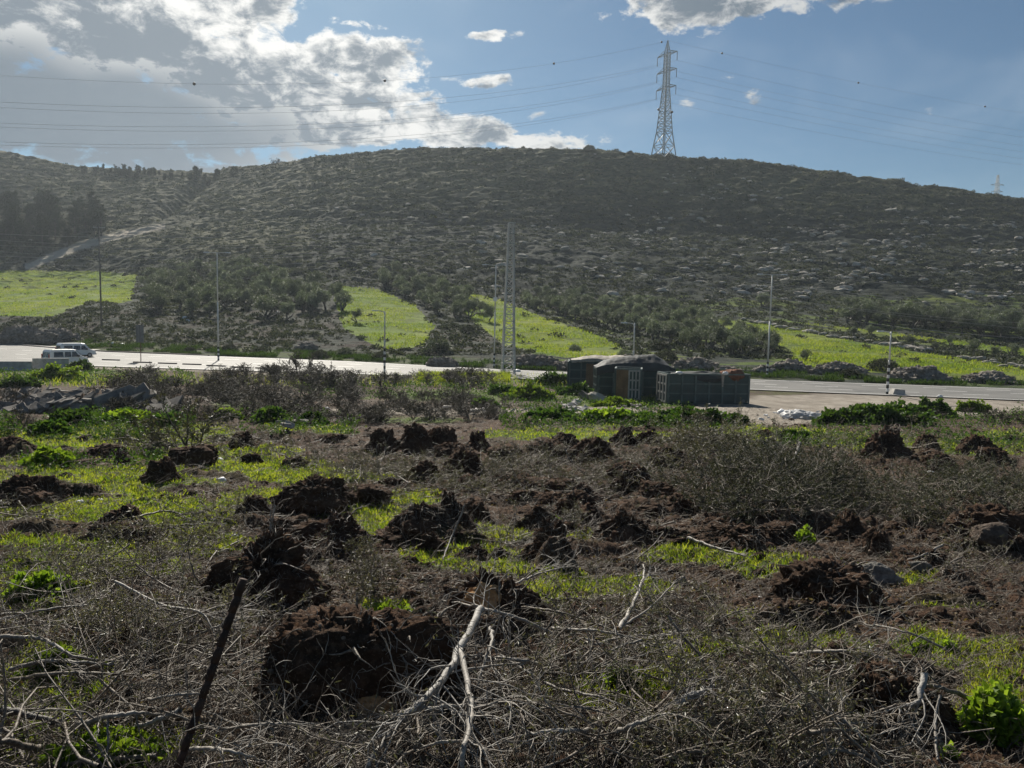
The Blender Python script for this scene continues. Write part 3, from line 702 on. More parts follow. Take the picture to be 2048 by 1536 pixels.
for q,w in [(760,720),(690,712),(640,716),(1150,700),(1250,712),(1700,755),(460,702),(520,706),(380,704)]:
    plant('verge_bush',BO if q%20 else BU,hit([q],[w])[0],rng.uniform(.9,1.5),'low green bush on the far verge of the road','bush','low bushes on the far verge',crown='leaves',trunk='stems')
for i in range(70):
    q=r.uniform(240,660); w=r.uniform(500,560); p=hit([q],[w])[0]; plant('slope_bush',BU,p,r.uniform(.7,1.5),'grey scrub bush on the slope above the left grove','bush','scrub bushes above the left grove',crown='leaves',trunk='stems')
for i in range(90):
    q=r.uniform(700,2048); w=r.uniform(400,600) if q>1040 else r.uniform(400,545); p=hit([q],[w])[0]; plant('slope_bush',BU,p,r.uniform(.6,1.3),'dark scrub bush on the stony face of the hill','bush','scrub bushes on the stony face',crown='leaves',trunk='stems')
# wall of field stones
for i,(q,w) in enumerate(zip(np.linspace(1490,2048,44),np.interp(np.linspace(1490,2048,44),[1490,1560,1650,1740,1840,1930,2048],[640,655,670,682,698,716,738]))):
    if 1860<q<1910: continue
    p=hit([q+r.uniform(-5,5)],[w+r.uniform(-2,4)])[0]; boulder(i,p[0],p[1],h1(p[0],p[1])+.2,r.uniform(.5,1.15),'grey white field stone in the rough row across the green slope','stones of the rough field row','field_stone','stone')
# rubble heaps beyond the road
def heap(px,py,w,h,label,name='rubble_heap',matl=RUBB,cat='rubble heap',seed=0,sub=5,group=None,rough=.75,depth=.6,jag=.5):
    P=hit([px],[py])[0]; s=P[1]/F; V,Fs=ico(sub); V=V.copy(); V[:,2]=np.where(V[:,2]<0,V[:,2]*.25,V[:,2])
    k=1+rough*.5*fbm(V[:,0]*1.3+seed,V[:,1]*1.3,V[:,2]*1.3+seed,o=3)+jag*np.abs(fbm(V[:,0]*5+seed,V[:,1]*5,V[:,2]*5,o=4,g=.65)); V*=k[:,None]
    V*=np.array([w*s*.5,w*s*.5*depth,h*s*.85]); y=P[1]+w*s*.5*depth; rr=np.random.default_rng(int(seed*10)); k=rr.integers(0,len(V),int(90+w*2)); k=k[V[k,2]>.05]; V1,F1=ico(1); V1=V1*np.array([1,.8,.65])*(1+.35*perlin(V1[:,0]*2,V1[:,1]*2,V1[:,2]*2+4))[:,None]
    v2,q2=inst(V1,F1,V[k]*.98,rr.uniform(0,6,len(k)),.10+.42*rr.random(len(k))**2.5); o=mk(name,*join([(V,Fs),(v2,q2)]),matl,smooth=False); o.location=(P[0],y,h1(P[0],y)-.05); return prop(o,label,cat,group)
for i,(px,py,w,h) in enumerate([(30,690,90,34),(95,688,80,28),(1075,738,100,26),(1150,742,80,20),(1395,742,85,24),(1460,748,50,14),(1590,746,70,26),(1690,752,95,26),(1855,766,120,30),(1995,768,100,22),(610,700,40,14),(1265,730,60,16),(885,735,60,22),(1530,748,40,16)]):
    heap(px,py,w,h,['grey gravel heap at the left edge beyond the road','grey gravel heap beyond the road above the two white vans','pale rubble heap beyond the road just right of the lattice mast','low pale rubble bank right of the lattice mast heap','pale rubble heap showing above the right end of the tarpaulin','small pale rubble mound left of the tall right lamp','pale rounded rubble heap right of the tall right lamp','wide pale rubble heap on the field edge left of the dark bush','broad brownish rubble heap behind the short right lamp','long pale rubble heap at the right edge beyond the road','small grey mound beyond the road below the left grove','low grey rubble mound behind the covered skips','grey gravel cone beside the road left of the lattice mast','small rubble mound at the foot of the tall right lamp'][i],seed=i*3.1)

# ---------------- street lamps, masts, pylons, wires
STEEL=plain('galvanised_steel',(.46,.455,.44),.55,.3,var=.15); LW=plain('lamp_pole_white',(.62,.61,.58),.5,var=.12); BK=plain('black_paint',(.02,.02,.02),.6); WP=plain('white_paint',(.72,.71,.68),.6,var=.15)
GLASSY=plain('lamp_glass',(.7,.7,.7),.15,.0,var=.05,spec=.8); DKST=plain('dark_steel',(.16,.17,.17),.6,.3,var=.2)
def height_to(P,py):
    lo,hi=0,120
    for _ in range(40):
        m_=(lo+hi)/2; q=proj(np.array([[P[0],P[1],P[2]+m_]]))[1][0]
        if q>py: lo=m_
        else: hi=m_
    return lo
def lamp(px,pyb,pyt,label,double,yaw=0,Y=None,mid=False):
    P=hit([px],[pyb])[0]
    if Y: P=at_depth(px,pyb,Y); 
    P[2]=h1(P[0],P[1]) if not Y else max(RZ-.1,h1(P[0],P[1])); h=height_to(P,pyt); t=thing('street_lamp',label,'street lamp',tuple(P),yaw,'street lamps along the highway')
    hb=1.9 if double else 2.9; b=MB(); b.cyl((0,0,hb),(0,0,h*.55),.10,.085); b.cyl((0,0,h*.55),(0,0,h),.085,.06); b.build('pole',LW,t,True)
    n=7 if double else 9
    for k in range(n): MB().cyl((0,0,hb*k/n-(.3 if k==0 else 0)),(0,0,hb*(k+1)/n),.125,.122).build('white_band' if k%2 else 'black_band',WP if k%2 else BK,t)
    for sx in ((-1,1) if double else (-1,)):
        a=MB(); 
        if double: a.bar((0,0,h-.05),(sx*1.25,0,h+.02),.07)
        else: a.bar((0,0,h-.35),(sx*.2,0,h-.05),.08); a.bar((sx*.2,0,h-.05),(sx*.9,0,h+.02),.07)
        a.build('arm',LW,t)
        l=MB(); e=1.25 if double else .9; V=[(-.35,-.13,-.05),(.35,-.1,-.05),(.35,.1,-.05),(-.35,.13,-.05),(-.3,-.09,.07),(.3,-.05,.05),(.3,.05,.05),(-.3,.09,.07)]
        l.add([(sx*(e+.2)+v[0]*sx,v[1],h+v[2]) for v in V],[(0,3,2,1),(4,5,6,7),(0,1,5,4),(1,2,6,5),(2,3,7,6),(3,0,4,7)]); l.build('lamp_head',GLASSY,t)
    if mid: bx=MB(); bx.box((0,-.15,h*.67),(.5,.3,.5)); bx.cyl((0,-.3,h*.67),(0,-.36,h*.67),.2); bx.build('floodlight',GLASSY,t)
    return t
lamp(437,722,505,'tall twin headed street lamp in front of the left olive grove',True)
lamp(988,736,530,'tall twin headed street lamp left of the lattice mast with a light half way up',True,mid=True)
lamp(1534,755,549,'tall twin headed street lamp right of the green skip',True)
lamp(769,749,622,'short street lamp on the near road edge left of the lattice mast',False)
lamp(1265,768,646,'short street lamp rising behind the tarpaulin on the skips',False)
lamp(1774,790,663,'short street lamp at the right beside a concrete block',False,yaw=R(8))

def lattice(b,w0,w1,h0,h1_,n,wb,wd,sub=False):
    """square lattice shaft from half width w0 to w1"""
    hs=h0+(h1_-h0)*(1-(1-np.linspace(0,1,n+1))**1.0)
    ws=w0+(w1-w0)*(hs-h0)/(h1_-h0); cn=[(-1,-1),(1,-1),(1,1),(-1,1)]
    for cx,cy in cn: b.bar((cx*w0,cy*w0,h0),(cx*w1,cy*w1,h1_),wb)
    for k in range(n):
        for i in range(4):
            a=cn[i]; c=cn[(i+1)%4]; A=(a[0]*ws[k],a[1]*ws[k],hs[k]); B=(c[0]*ws[k+1],c[1]*ws[k+1],hs[k+1]); C=(c[0]*ws[k],c[1]*ws[k],hs[k]); D=(a[0]*ws[k+1],a[1]*ws[k+1],hs[k+1])
            b.bar(A,B,wd); 
            if sub: b.bar(C,D,wd)
            b.bar(D,B,wd)
# lattice mast by the road
P=hit([1016],[750])[0]; P[2]=h1(P[0],P[1]); hm=height_to(P,446); t=thing('lattice_mast','slim tapering steel lattice mast standing by the near edge of the road','power mast',tuple(P),R(8))
P[2]-=.1; b=MB(); lattice(b,.72,.26,-.2,hm,22,.14,.075); b.build('lattice_shaft',STEEL,t)
b=MB()
for z in (hm-.15,hm-1.3,hm-2.4): b.bar((-.3,-.3,z),(.3,-.3,z),.07); b.bar((0,-1.3,z),(0,1.3,z),.07)
b.build('crossarm',STEEL,t)
b=MB()
for z in (hm-.15,hm-1.3,hm-2.4):
    for yy in (-1.2,1.2): b.cyl((-.35,yy,z),(.35,yy,z),.06,.06,8)
b.build('insulator',plain('insulator_glass',(.25,.28,.27),.3),t)
MAST=P.copy(); MH=hm
WIRE=plain('wire',(.30,.30,.31),.5,.4)
def wire(A,B,sag,r,label,n=28,group=None,matl=WIRE,name='power_line'):
    A=np.array(A,float);B=np.array(B,float); t=np.linspace(0,1,n)[:,None]; Q=A*(1-t)+B*t; Q[:,2]-=(4*sag*t*(1-t))[:,0]
    V,Fq=tubes(Q[None],np.array([r]),np.array([r]),4); return prop(mk(name,V,Fq,matl),label,'power line',group)
# big pylon on the crest
PX,PY=1327,310; P=hit([PX],[PY+3])[0]; P[2]=h1(P[0],P[1]); ph=height_to(P,81)
yaw=math.atan2(-8,6.4); PYL=thing('transmission_pylon','tall steel lattice pylon standing on the crest of the hill','pylon',tuple(P),yaw)
k=ph/50.; b=MB(); lattice(b,4.1*k,2.5*k,-2,10*k,2,.34*k,.2*k,True); lattice(b,2.5*k,1.05*k,10*k,30*k,9,.3*k,.15*k,True); lattice(b,1.05*k,.95*k,30*k,44.5*k,9,.26*k,.13*k,True); lattice(b,.95*k,.08*k,44.5*k,50*k,3,.2*k,.12*k)
b.build('lattice_tower',STEEL,PYL)
tips=[]
c_,s_=math.cos(yaw),math.sin(yaw)
for z in (44*k,36.7*k,29.4*k):
    for sx in (1,-1):
        a=MB(); L=5.6*k; w=1.0*k
        for sy in (-1,1): a.bar((sx*w,sy*w,z),(sx*L,0,z-.1),.2*k); a.bar((sx*w,sy*w,z+1.5*k),(sx*L,0,z),.16*k); a.bar((sx*w,sy*w,z),(sx*(L*.55),sy*.45*w,z+.7*k),.12*k)
        a.build('crossarm',STEEL,PYL); i=MB()
        for q in range(8): i.cyl((sx*L,0,z-.3-q*.45*k),(sx*L,0,z-.3-(q+.6)*.45*k),.2*k,.14*k,8)
        i.cyl((sx*L,0,z),(sx*L,0,z-3.9*k),.07*k,.07*k,6); i.build('insulator_string',DKST,PYL,True)
        tips.append(np.array([P[0]+c_*sx*L,P[1]+s_*sx*L,P[2]+z-3.9*k]))
top=np.array([P[0],P[1],P[2]+50*k]); BALL=plain('warning_ball',(.05,.035,.03),.5)
names=['uppermost','upper','middle','middle','lower','lowest']
rt=[(2048,262),(2048,275),(2048,292),(2048,304),(2048,318),(2048,330)]; lf=[(0,204),(0,215),(0,246),(0,254),(0,284),(0,290)]
for i,T in enumerate(tips):
    for side,(qx,qy),Yd in (('right',rt[i],430),('left',lf[i],215)):
        E0=at_depth(qx,qy,Yd); t_=1.35; E1=T+(E0-T)*t_; E1[2]=E0[2]+(E0[2]-T[2])*.10
        sag=((T[2]*(1-1/t_)+E1[2]/t_)-E0[2])/(4*(1/t_)*(1-1/t_)); wire(T,E1,sag,.036,f'{names[i]} conductor wire running {side} from the big pylon',group='conductors of the big pylon')
for side,(qx,qy),Yd,balls in (('right',(2048,226),430,[1445,1717,1970]),('left',(0,151),215,[1323,1108,771,390])):
    E0=at_depth(qx,qy,Yd); t_=1.35; E1=top+(E0-top)*t_; E1[2]=E0[2]+(E0[2]-top[2])*.10
    sag=((top[2]*(1-1/t_)+E1[2]/t_)-E0[2])/(4*(1/t_)*(1-1/t_)); w_=wire(top,E1,sag,.03,f'thin earth wire running {side} from the tip of the big pylon',group='earth wires of the big pylon')
    tt=np.linspace(0,1,600)[:,None]; Q=top*(1-tt)+E1*tt; Q[:,2]-=(4*sag*tt*(1-tt))[:,0]; qp=proj(Q)[0]
    for j,bx in enumerate(balls):
        q=Q[np.argmin(abs(qp-bx))]; V,Fs=ico(3); o=mk('marker_ball',V*.5,Fs,BALL,smooth=True); o.location=tuple(q)
        prop(o,['dark marker ball on the earth wire, first','dark marker ball on the earth wire, second','dark marker ball on the earth wire, third','dark marker ball on the earth wire, fourth'][j]+f' {side} of the big pylon','marker ball','marker balls on the earth wires')
# stay-like pale wires below the pylon arms: two small dark balls
for qx,qy in ((1317,219),(1344,224)):
    q=at_depth(qx,qy,P[1]-1); V,Fs=ico(3); o=mk('warning_lamp',V*.62,Fs,BALL,smooth=True); o.location=tuple(q-P); 
    c2=Vector(tuple(q-P)); c2.rotate(Matrix.Rotation(-yaw,3,'Z').to_euler()); o.location=c2; o.parent=PYL
    bb=MB(); bb.bar(c2,(c2[0]*.45,c2[1]*.45,c2[2]-1.2),.15); bb.build('lamp_bracket',DKST,PYL)
# distant pylon
P2=at_depth(1993,392,640); t=thing('transmission_pylon','small distant pylon showing above the hill at the far right','pylon',tuple(P2),R(0)); hh=height_to(P2,350)
b=MB(); lattice(b,3.0,.5,-25,hh,12,.22,.12,True); b.build('lattice_tower',STEEL,t); P2t=P2
for zf_,w in ((hh*.52,5.8),(hh*.2,5.0)):
    b=MB(); b.bar((-w,0,zf_),(w,0,zf_),.3); b.bar((-w,0,zf_),(0,0,zf_+1.6),.3); b.bar((w,0,zf_),(0,0,zf_+1.6),.3); b.build('crossarm',STEEL,t)
# timber pole left
P=hit([203],[652])[0]; P[2]=h1(P[0],P[1]); hp=height_to(P,452); t=thing('utility_pole','tall weathered wooden utility pole in front of the bright field at left','utility pole',tuple(P))
b=MB(); b.cyl((0,0,-.3),(.0,0,hp),.17,.11); b.build('pole',plain('weathered_wood',(.20,.175,.15),.9,var=.3),t,True); b=MB(); b.bar((-1.2,0,hp-.3),(1.2,0,hp-.3),.12); b.build('crossarm',STEEL,t)
b=MB()
for q in (-1.1,0,1.1): b.cyl((q,0,hp-.24),(q,0,hp+.05),.05,.04,8)
b.build('insulator',DKST,t)
# low wires strung across the hill
for i,(dz,l,r_,sg) in enumerate([(-.15,(-200,455),(2300,600),1.5),(-.15,(-200,462),(2300,620),2.2),(-1.3,(-200,478),(2300,640),1.5),(-1.3,(-200,484),(2300,655),2.3),(-2.4,(-200,500),(2300,676),1.5),(-2.4,(-200,506),(2300,690),2.2)]):
    A=np.array([MAST[0],MAST[1]+(1.2 if i%2 else -1.2),MAST[2]+MH+dz])
    wire(A,at_depth(*l,110),sg,.011,'thin pale wire strung left from the lattice mast across the hillside',group='thin wires left of the lattice mast',matl=STEEL)
    wire(A,at_depth(*r_,62),sg,.011,'thin pale wire strung right from the lattice mast across the hillside',group='thin wires right of the lattice mast',matl=STEEL)
# sign seen from behind
P=hit([281],[724])[0]; P[2]=RZ; t=thing('road_sign','grey back of a tall road sign on a post at the left','road sign',tuple(P),R(-12)); a=height_to(P,685); c=height_to(P,650)
SG=plain('sign_back',(.16,.165,.165),.6,.2); b=MB()
for q in (-.38,0,.38): b.box((q,0,(a+c)/2),(.34,.05,c-a))
b.build('sign_panel',SG,t); b=MB(); b.cyl((0,.08,-.3),(0,.08,c-.1),.055); b.build('post',plain('rusty_post',(.16,.09,.06),.8),t,True); b=MB(); b.bar((-.5,.05,a+.3),(.5,.05,a+.3),.06); b.bar((-.5,.05,c-.3),(.5,.05,c-.3),.06); b.build('bracket',DKST,t)
# concrete barriers
def prism(poly,L,name,matl,parent=None):
    n=len(poly); V=[(-L/2,y,z) for y,z in poly]+[(L/2,y,z) for y,z in poly]
    return MB().add(V,[tuple(range(n))[::-1],tuple(range(n,2*n))]+[(i,(i+1)%n,n+(i+1)%n,n+i) for i in range(n)]).build(name,matl,parent)
JB=[(-.42,0),(.42,0),(.42,.1),(.2,.38),(.12,1.05),(-.12,1.05),(-.2,.38),(-.42,.1)]
for (x0,x1,yy,hh_,lab) in [(-90,64,741,722,'long grey concrete barrier at the left edge, nearest the camera'),(66,138,738,716,'grey concrete barrier in front of the white vans'),(-40,20,733,712,'grey concrete barrier behind the nearest one')][:2]:
    A=hit([x0],[yy])[0];B=hit([x1],[yy])[0]; C=(A+B)/2; L=np.linalg.norm((B-A)[:2]); s=height_to(C,hh_)/1.05; o=prism([(a*s,b_*s) for a,b_ in JB],L,'concrete_barrier',CONC); o.location=(C[0],C[1],h1(C[0],C[1])-.03); o.rotation_euler[2]=math.atan2(B[1]-A[1],B[0]-A[0]); prop(o,lab,'barrier')
P=hit([1786],[790])[0]; s=P[1]/F; o=MB().add([(-13*s,-.5,0),(14*s,-.5,0),(14*s,.5,0),(-13*s,.5,0),(-7*s,-.35,14*s),(13*s,-.35,13*s),(13*s,.35,13*s),(-7*s,.35,14*s)],[(0,3,2,1),(4,5,6,7),(0,1,5,4),(1,2,6,5),(2,3,7,6),(3,0,4,7)]).build('concrete_block',CONC); o.location=(P[0]+.3,P[1],h1(P[0],P[1])-.05); prop(o,'pale sloped concrete block at the foot of the short right lamp','block')

# ---------------- vans
PAINT=mat('van_paint',lambda t:pbsdf(t,t.mix(t.ramp(t.noise(obj(t),3,6,.6),.5,.8,0,.3),(.66,.68,.68),(.45,.43,.40)),.3,.5,**{'Coat Weight':.5}))
VG=plain('dark_glass',(.02,.025,.03),.08,spec=.9,var=.1); RUB=plain('rubber',(.02,.02,.02),.85); RIM=plain('wheel_rim',(.35,.35,.36),.4,.6); RED=plain('tail_lamp_red',(.35,.02,.02),.25); PLT=plain('plate_yellow',(.6,.5,.1),.5); BUMP=plain('bumper_plastic',(.10,.10,.105),.7); CLR=plain('headlight_glass',(.7,.7,.7),.1,spec=.8)
def van(px,py,yaw,label,L=4.5,Wd=1.75,Ht=1.9,rack=False,rearwide=False):
    P=hit([px],[py])[0]; t=thing('white_van',label,'van',(P[0],P[1],RZ),yaw)   # heading +x
    prof=[(-L/2,.35),(-L/2,.95),(-L/2+.12,Ht-.18),(-L/2+.3,Ht),(L/2-1.75,Ht),(L/2-1.3,Ht-.1),(L/2-.72,1.12),(L/2-.1,.9),(L/2,.62),(L/2,.35)]
    inset=lambda z:Wd/2-max(0,z-.95)*.13
    V=[];n=len(prof)
    for s in (-1,1): V+= [(x,s*inset(z),z) for x,z in prof]
    b=MB().add(V,[tuple(range(n)),tuple(range(2*n-1,n-1,-1))]+[((i+1)%n,i,n+i,n+(i+1)%n) for i in range(n)]); body=b.build('body',PAINT,t)
    m_=body.modifiers.new('bevel','BEVEL'); m_.width=.06; m_.segments=2
    e=.012
    def sidewin(x0,x1,z0,z1,s,sl=0):
        w=MB(); y0=s*(inset(z0)+e); y1=s*(inset(z1)+e); w.add([(x0,y0,z0),(x1+sl,y0,z0),(x1,y1,z1),(x0+.05,y1,z1),(x0,y0-s*.03,z0),(x1+sl,y0-s*.03,z0),(x1,y1-s*.03,z1),(x0+.05,y1-s*.03,z1)],[(0,1,2,3),(4,7,6,5),(0,4,5,1),(1,5,6,2),(2,6,7,3),(3,7,4,0)]); w.build('side_window',VG,t)
    for s in (-1,1):
        sidewin(-L/2+.45,-L/2+1.5,1.05,1.62,s); sidewin(-L/2+1.65,L/2-1.95,1.05,1.62,s) ; sidewin(L/2-1.85,L/2-1.38,1.05,1.62,s,.35)
    for s in ((-1,1) if not rearwide else (0,)):
        w=MB(); hw=.33 if s else .68; cy=s*.38; X=lambda z:-L/2+.12*(z-.95)/(Ht-.18-.95)-.02
        w.add([(X(1.02),cy-hw,1.02),(X(1.02),cy+hw,1.02),(X(1.6),cy+hw*.92,1.6),(X(1.6),cy-hw*.92,1.6)],[(0,3,2,1)]); w.build('rear_window',VG,t)
    w=MB(); w.add([(L/2-1.28,-.72,Ht-.14),(L/2-1.28,.72,Ht-.14),(L/2-.72,.8,1.16),(L/2-.72,-.8,1.16)],[(0,3,2,1)]); o=w.build('windscreen',VG,t); o.location=(.02,0,.03)
    for s in (-1,1): w=MB(); w.box((-L/2-.01,s*.74,1.15),(.05,.12,.5)); w.build('tail_light',RED,t)
    for s in (-1,1): w=MB(); w.box((L/2-.02,s*.62,.72),(.08,.3,.18)); w.build('headlight',CLR,t)
    w=MB(); w.box((-L/2-.03,0,.47),(.14,Wd-.1,.2)); w.build('rear_bumper',BUMP,t); w=MB(); w.box((L/2+.02,0,.47),(.14,Wd-.1,.2)); w.build('front_bumper',BUMP,t)
    w=MB(); w.box((-L/2-.03,0,.82),(.02,.5,.12)); w.build('number_plate',PLT,t)
    for s in (-1,1):
        w=MB(); w.box((L/2-1.15,s*(Wd/2+.1),1.15),(.1,.2,.24)); w.build('mirror',BUMP,t)
        for x in (-L/2+.85,L/2-.8):
            w=MB(); w.cyl((x,s*(Wd/2-.2),.32),(x,s*(Wd/2+.02),.32),.32,n=20); ty=w.build('wheel',RUB,t,True); w=MB(); w.cyl((x,s*(Wd/2+.0),.32),(x,s*(Wd/2+.035),.32),.19,n=14); w.build('rim',RIM,ty)
    if rack:
        w=MB(); 
        for q in (-1.2,-.3,.6): w.bar((q,-.6,Ht+.06),(q,.6,Ht+.06),.05)
        w.build('roof_rack',RIM,t)
    return t
van(131,733,R(60),'white van with split rear windows, nearer of the two vans behind the barrier',L=4.3)
van(152,716,R(52),'white van with one wide dark rear window, farther of the two vans',rearwide=True,L=4.4,Ht=1.95)

# ---------------- skips (roll-off containers)
def skipmat(name,c,rust=.5):
    def f(t):
        p=obj(t); n=t.noise(p,1.3,8,.65); col=t.mix(t.ramp(n,.3,.7),tuple(q*.75 for q in c),tuple(q*1.3 for q in c)); st=t.noise(t.vm('MULTIPLY',p,(4,4,.35)).outputs[0],1.2,6,.6)
        col=t.mix(t.ramp(st,.55,.75,0,rust),col,(.10,.055,.03)); return pbsdf(t,col,.55,.4,normal=bump(t,t.noise(p,7,5,.6),.3,.02))
    return mat(name,f)
GRN=skipmat('skip_green',(.030,.058,.056),.35); BRN=skipmat('skip_brown',(.17,.10,.05),.8); PALE=skipmat('skip_pale',(.30,.29,.27),.4); RIB=skipmat('skip_rib',(.085,.12,.115),.3)
def skip(Pc,yaw,L,Wd,Ht,label,endmats=(GRN,),nrib=7,hr=2,hand=True):
    """Pc = near-left bottom corner; long side along local +x, body behind (+y)"""
    t=thing('waste_skip',label,'skip',tuple(Pc),yaw); th=.06
    b=MB(); b.box((L/2,th/2,Ht/2+.12),(L-.12,th,Ht-.24)); b.box((L/2,Wd-th/2,Ht/2+.12),(L-.12,th,Ht-.24)); b.box((L-th/2,Wd/2,Ht/2+.12),(th,Wd-.12,Ht-.24)); b.box((L/2,Wd/2,.2),(L-.2,Wd-.2,.1)); b.build('body',GRN,t)
    for side in (-1,1):
        y=-.035 if side<0 else Wd+.035; b=MB()
        for i in range(nrib+1): b.box((.05+(L-.1)*i/nrib,y,Ht/2),(.13,.10,Ht-.2))
        b.build('side_ribs',RIB,t); b=MB()
        for j in range(1,hr+1): b.box((L/2,y*1.0+(.012 if side<0 else -.012),.1+(Ht-.1)*j/(hr+1)),(L,.07,.10))
        b.build('side_rails',RIB,t)
    b=MB(); tr=.11
    for c,s in (((L/2,-.02,Ht),(L+.1,.14,tr)),((L/2,Wd+.02,Ht),(L+.1,.14,tr)),((.0,Wd/2,Ht),(.12,Wd-.1,tr)),((L,Wd/2,Ht),(.12,Wd-.1,tr))): b.box(c,s)
    b.build('top_rail',RIB,t)
    b=MB(); b.box((L/2,-.0,.09),(L+.04,.12,.14)); b.box((L/2,Wd,.09),(L+.04,.12,.14)); b.build('bottom_rail',GRN,t)
    n=len(endmats)
    for i,mm in enumerate(endmats):
        y0=.07+(Wd-.14)*i/n; y1=.07+(Wd-.14)*(i+1)/n-.03; b=MB(); b.box((-.02,(y0+y1)/2,Ht/2+.05),(.06,y1-y0,Ht-.22)); d=b.build('end_door',GRN if mm is PALE else mm,t); b=MB()
        for z in np.linspace(.2,Ht-.12,4): b.box((-.075,(y0+y1)/2,z),(.08,y1-y0,.13))
        for y in np.linspace(y0+.05,y1-.05,4): b.box((-.095,y,Ht/2+.05),(.09,.13,Ht-.3))
        b.build('door_ribs',mm,d)
    for z in (.6,1.5): MB().cyl((L*.02,-.09,z),(L*.02,-.09,z+.2),.04,.04,8).build('hinge',DKST,t)
    MB().cyl((L-.5,-.1,.3),(L-.5,.05,.3),.14,.14,10).build('roller',DKST,t)
    return t
def corner(px,py): p=hit([px],[py])[0]; p[2]=h1(p[0],p[1])-.03; return p
Pc=corner(1334,808); s=Pc[1]/F; sk=skip(Pc,R(9),7.0,2.3,2.45,'long dark green skip with a pale ribbed end door, front right of the group',(PALE,),6)
sk.scale[0]=1.0
Q=np.array([Pc[0],Pc[1]])
Pc2=corner(1229,801); skip(Pc2+np.array([2.1,-.2,0]),R(80),2.3,2.1,2.65,'short skip with one brown and one pale end door facing the camera',(PALE,BRN),3)
Pc3=corner(1196,793); S3=skip(Pc3+np.array([0,.4,0]),R(1),6.6,2.3,2.5,'dark green skip hidden under the dark humped tarpaulin',(GRN,),5)
Pc4=corner(1142,781); Pc4+=np.array([0,3.0,0]); skip(Pc4,R(-3),4.6,2.3,2.6,'dark green skip at the left end under the beige tarpaulin',(GRN,),4); 
b=MB(); b.box((0,0,0),(.75,.1,2.3)); o=b.build('brown_board',BRN); o.location=(Pc4[0]+2.0,Pc4[1]-.16,Pc4[2]+1.25); prop(o,'upright brown steel sheet leaning on the left skip','steel sheet')
def tarp(C,L,Wd,z0,hump,drop,label,matl,seed,yaw=0,ridge=None):
    nx,ny=90,46; a=np.linspace(0,1,nx)[:,None]; b_=np.linspace(-.28,1.28,ny)[None]; X=a*L+0*b_; tt=np.clip(b_,0,1); Y=tt*(Wd+.16)-.08; over=np.maximum(-b_,0)+np.maximum(b_-1,0)
    prof=np.interp(a,*(ridge or ([0,.15,.4,.65,.9,1],[0,.5,.8,1,.6,0]))); Z=z0+hump*prof*(.35+.65*np.sin(np.pi*tt))+.12*fbm(X*.8+seed,Y*.9,o=4)+.07*np.abs(fbm(X*2.3+seed,Y*1.2,o=3)); Z=Z-over/.28*drop*(.8+.35*perlin(X*.9+seed,X*0)); Y=Y+np.where(b_<0,-.06-over*.25+.07*perlin(X*2.5,Z),0)+np.where(b_>1,.06,0)
    V=np.stack([X+0*Y,Y+0*X,Z],-1).reshape(-1,3); i=np.arange(nx*ny).reshape(nx,ny); Qd=np.stack([i[:-1,:-1],i[1:,:-1],i[1:,1:],i[:-1,1:]],-1).reshape(-1,4)
    o=mk('tarpaulin',V,Qd,matl,smooth=True); o.location=C; o.rotation_euler[2]=yaw; m_=o.modifiers.new('thick','SOLIDIFY'); m_.thickness=.02; return prop(o,label,'tarpaulin')
TD=plain('tarp_dark',(.038,.044,.047),.75,scale=2,var=.35); TB=plain('tarp_beige',(.36,.32,.27),.85,scale=1.5,var=.4,dirt=(.10,.08,.06)); WPL=plain('white_plastic',(.72,.72,.72),.45,scale=3,var=.15)
tarp((Pc3[0]-.15,Pc3[1]+.35,Pc3[2]),6.9,2.4,2.62,1.15,.9,'dark humped tarpaulin draped over the middle skip',TD,3,R(1),([0,.12,.3,.5,.75,.9,1],[-.15,.45,.7,.85,.95,.45,-.1]))
tarp((Pc4[0]+.2,Pc4[1]-.1,Pc4[2]),6.2,2.5,2.72,.55,.35,'crumpled beige tarpaulin over the left skip',TB,8,R(-3),([0,.2,.4,.6,.8,1],[0,.6,.9,.7,.9,.5]))
# load heaps in the long skip
def lump(loc,sc,seed,matl,name,label,cat,sub=4,jag=.3,group=None,rz=0,smooth=True):
    V,Fs=ico(sub); k=1+.35*fbm(V[:,0]*1.4+seed,V[:,1]*1.4,V[:,2]*1.4,o=3)+jag*np.abs(fbm(V[:,0]*4+seed,V[:,1]*4,V[:,2]*4,o=4,g=.6)); V=V*k[:,None]*np.array(sc); o=mk(name,V,Fs,matl,smooth=smooth); o.location=loc; o.rotation_euler[2]=rz; return prop(o,label,cat,group)
lump((Pc[0]+5.6,Pc[1]+1.5,Pc[2]+2.3),(.95,.7,.55),4,m_rock('red_waste',(.14,.06,.035),(.22,.11,.07),2),'waste_load','reddish heap of waste showing above the right end of the long green skip','waste heap')
lump((Pc[0]+2.6,Pc[1]+1.2,Pc[2]+2.15),(2.4,.8,.45),9,TD,'waste_load','dark waste filling the left half of the long green skip','waste heap')
lump((Pc[0]+.9,Pc[1]+.15,Pc[2]+2.55),(.28,.2,.13),2,WPL,'plastic_bag','white plastic bag on the rim of the long skip, near its pale door','plastic bag',3)
lump((Pc[0]+4.6,Pc[1]+.1,Pc[2]+2.6),(.22,.16,.14),6,WPL,'plastic_bag','white plastic bag on the rim of the long skip, above the hanging board','plastic bag',3)
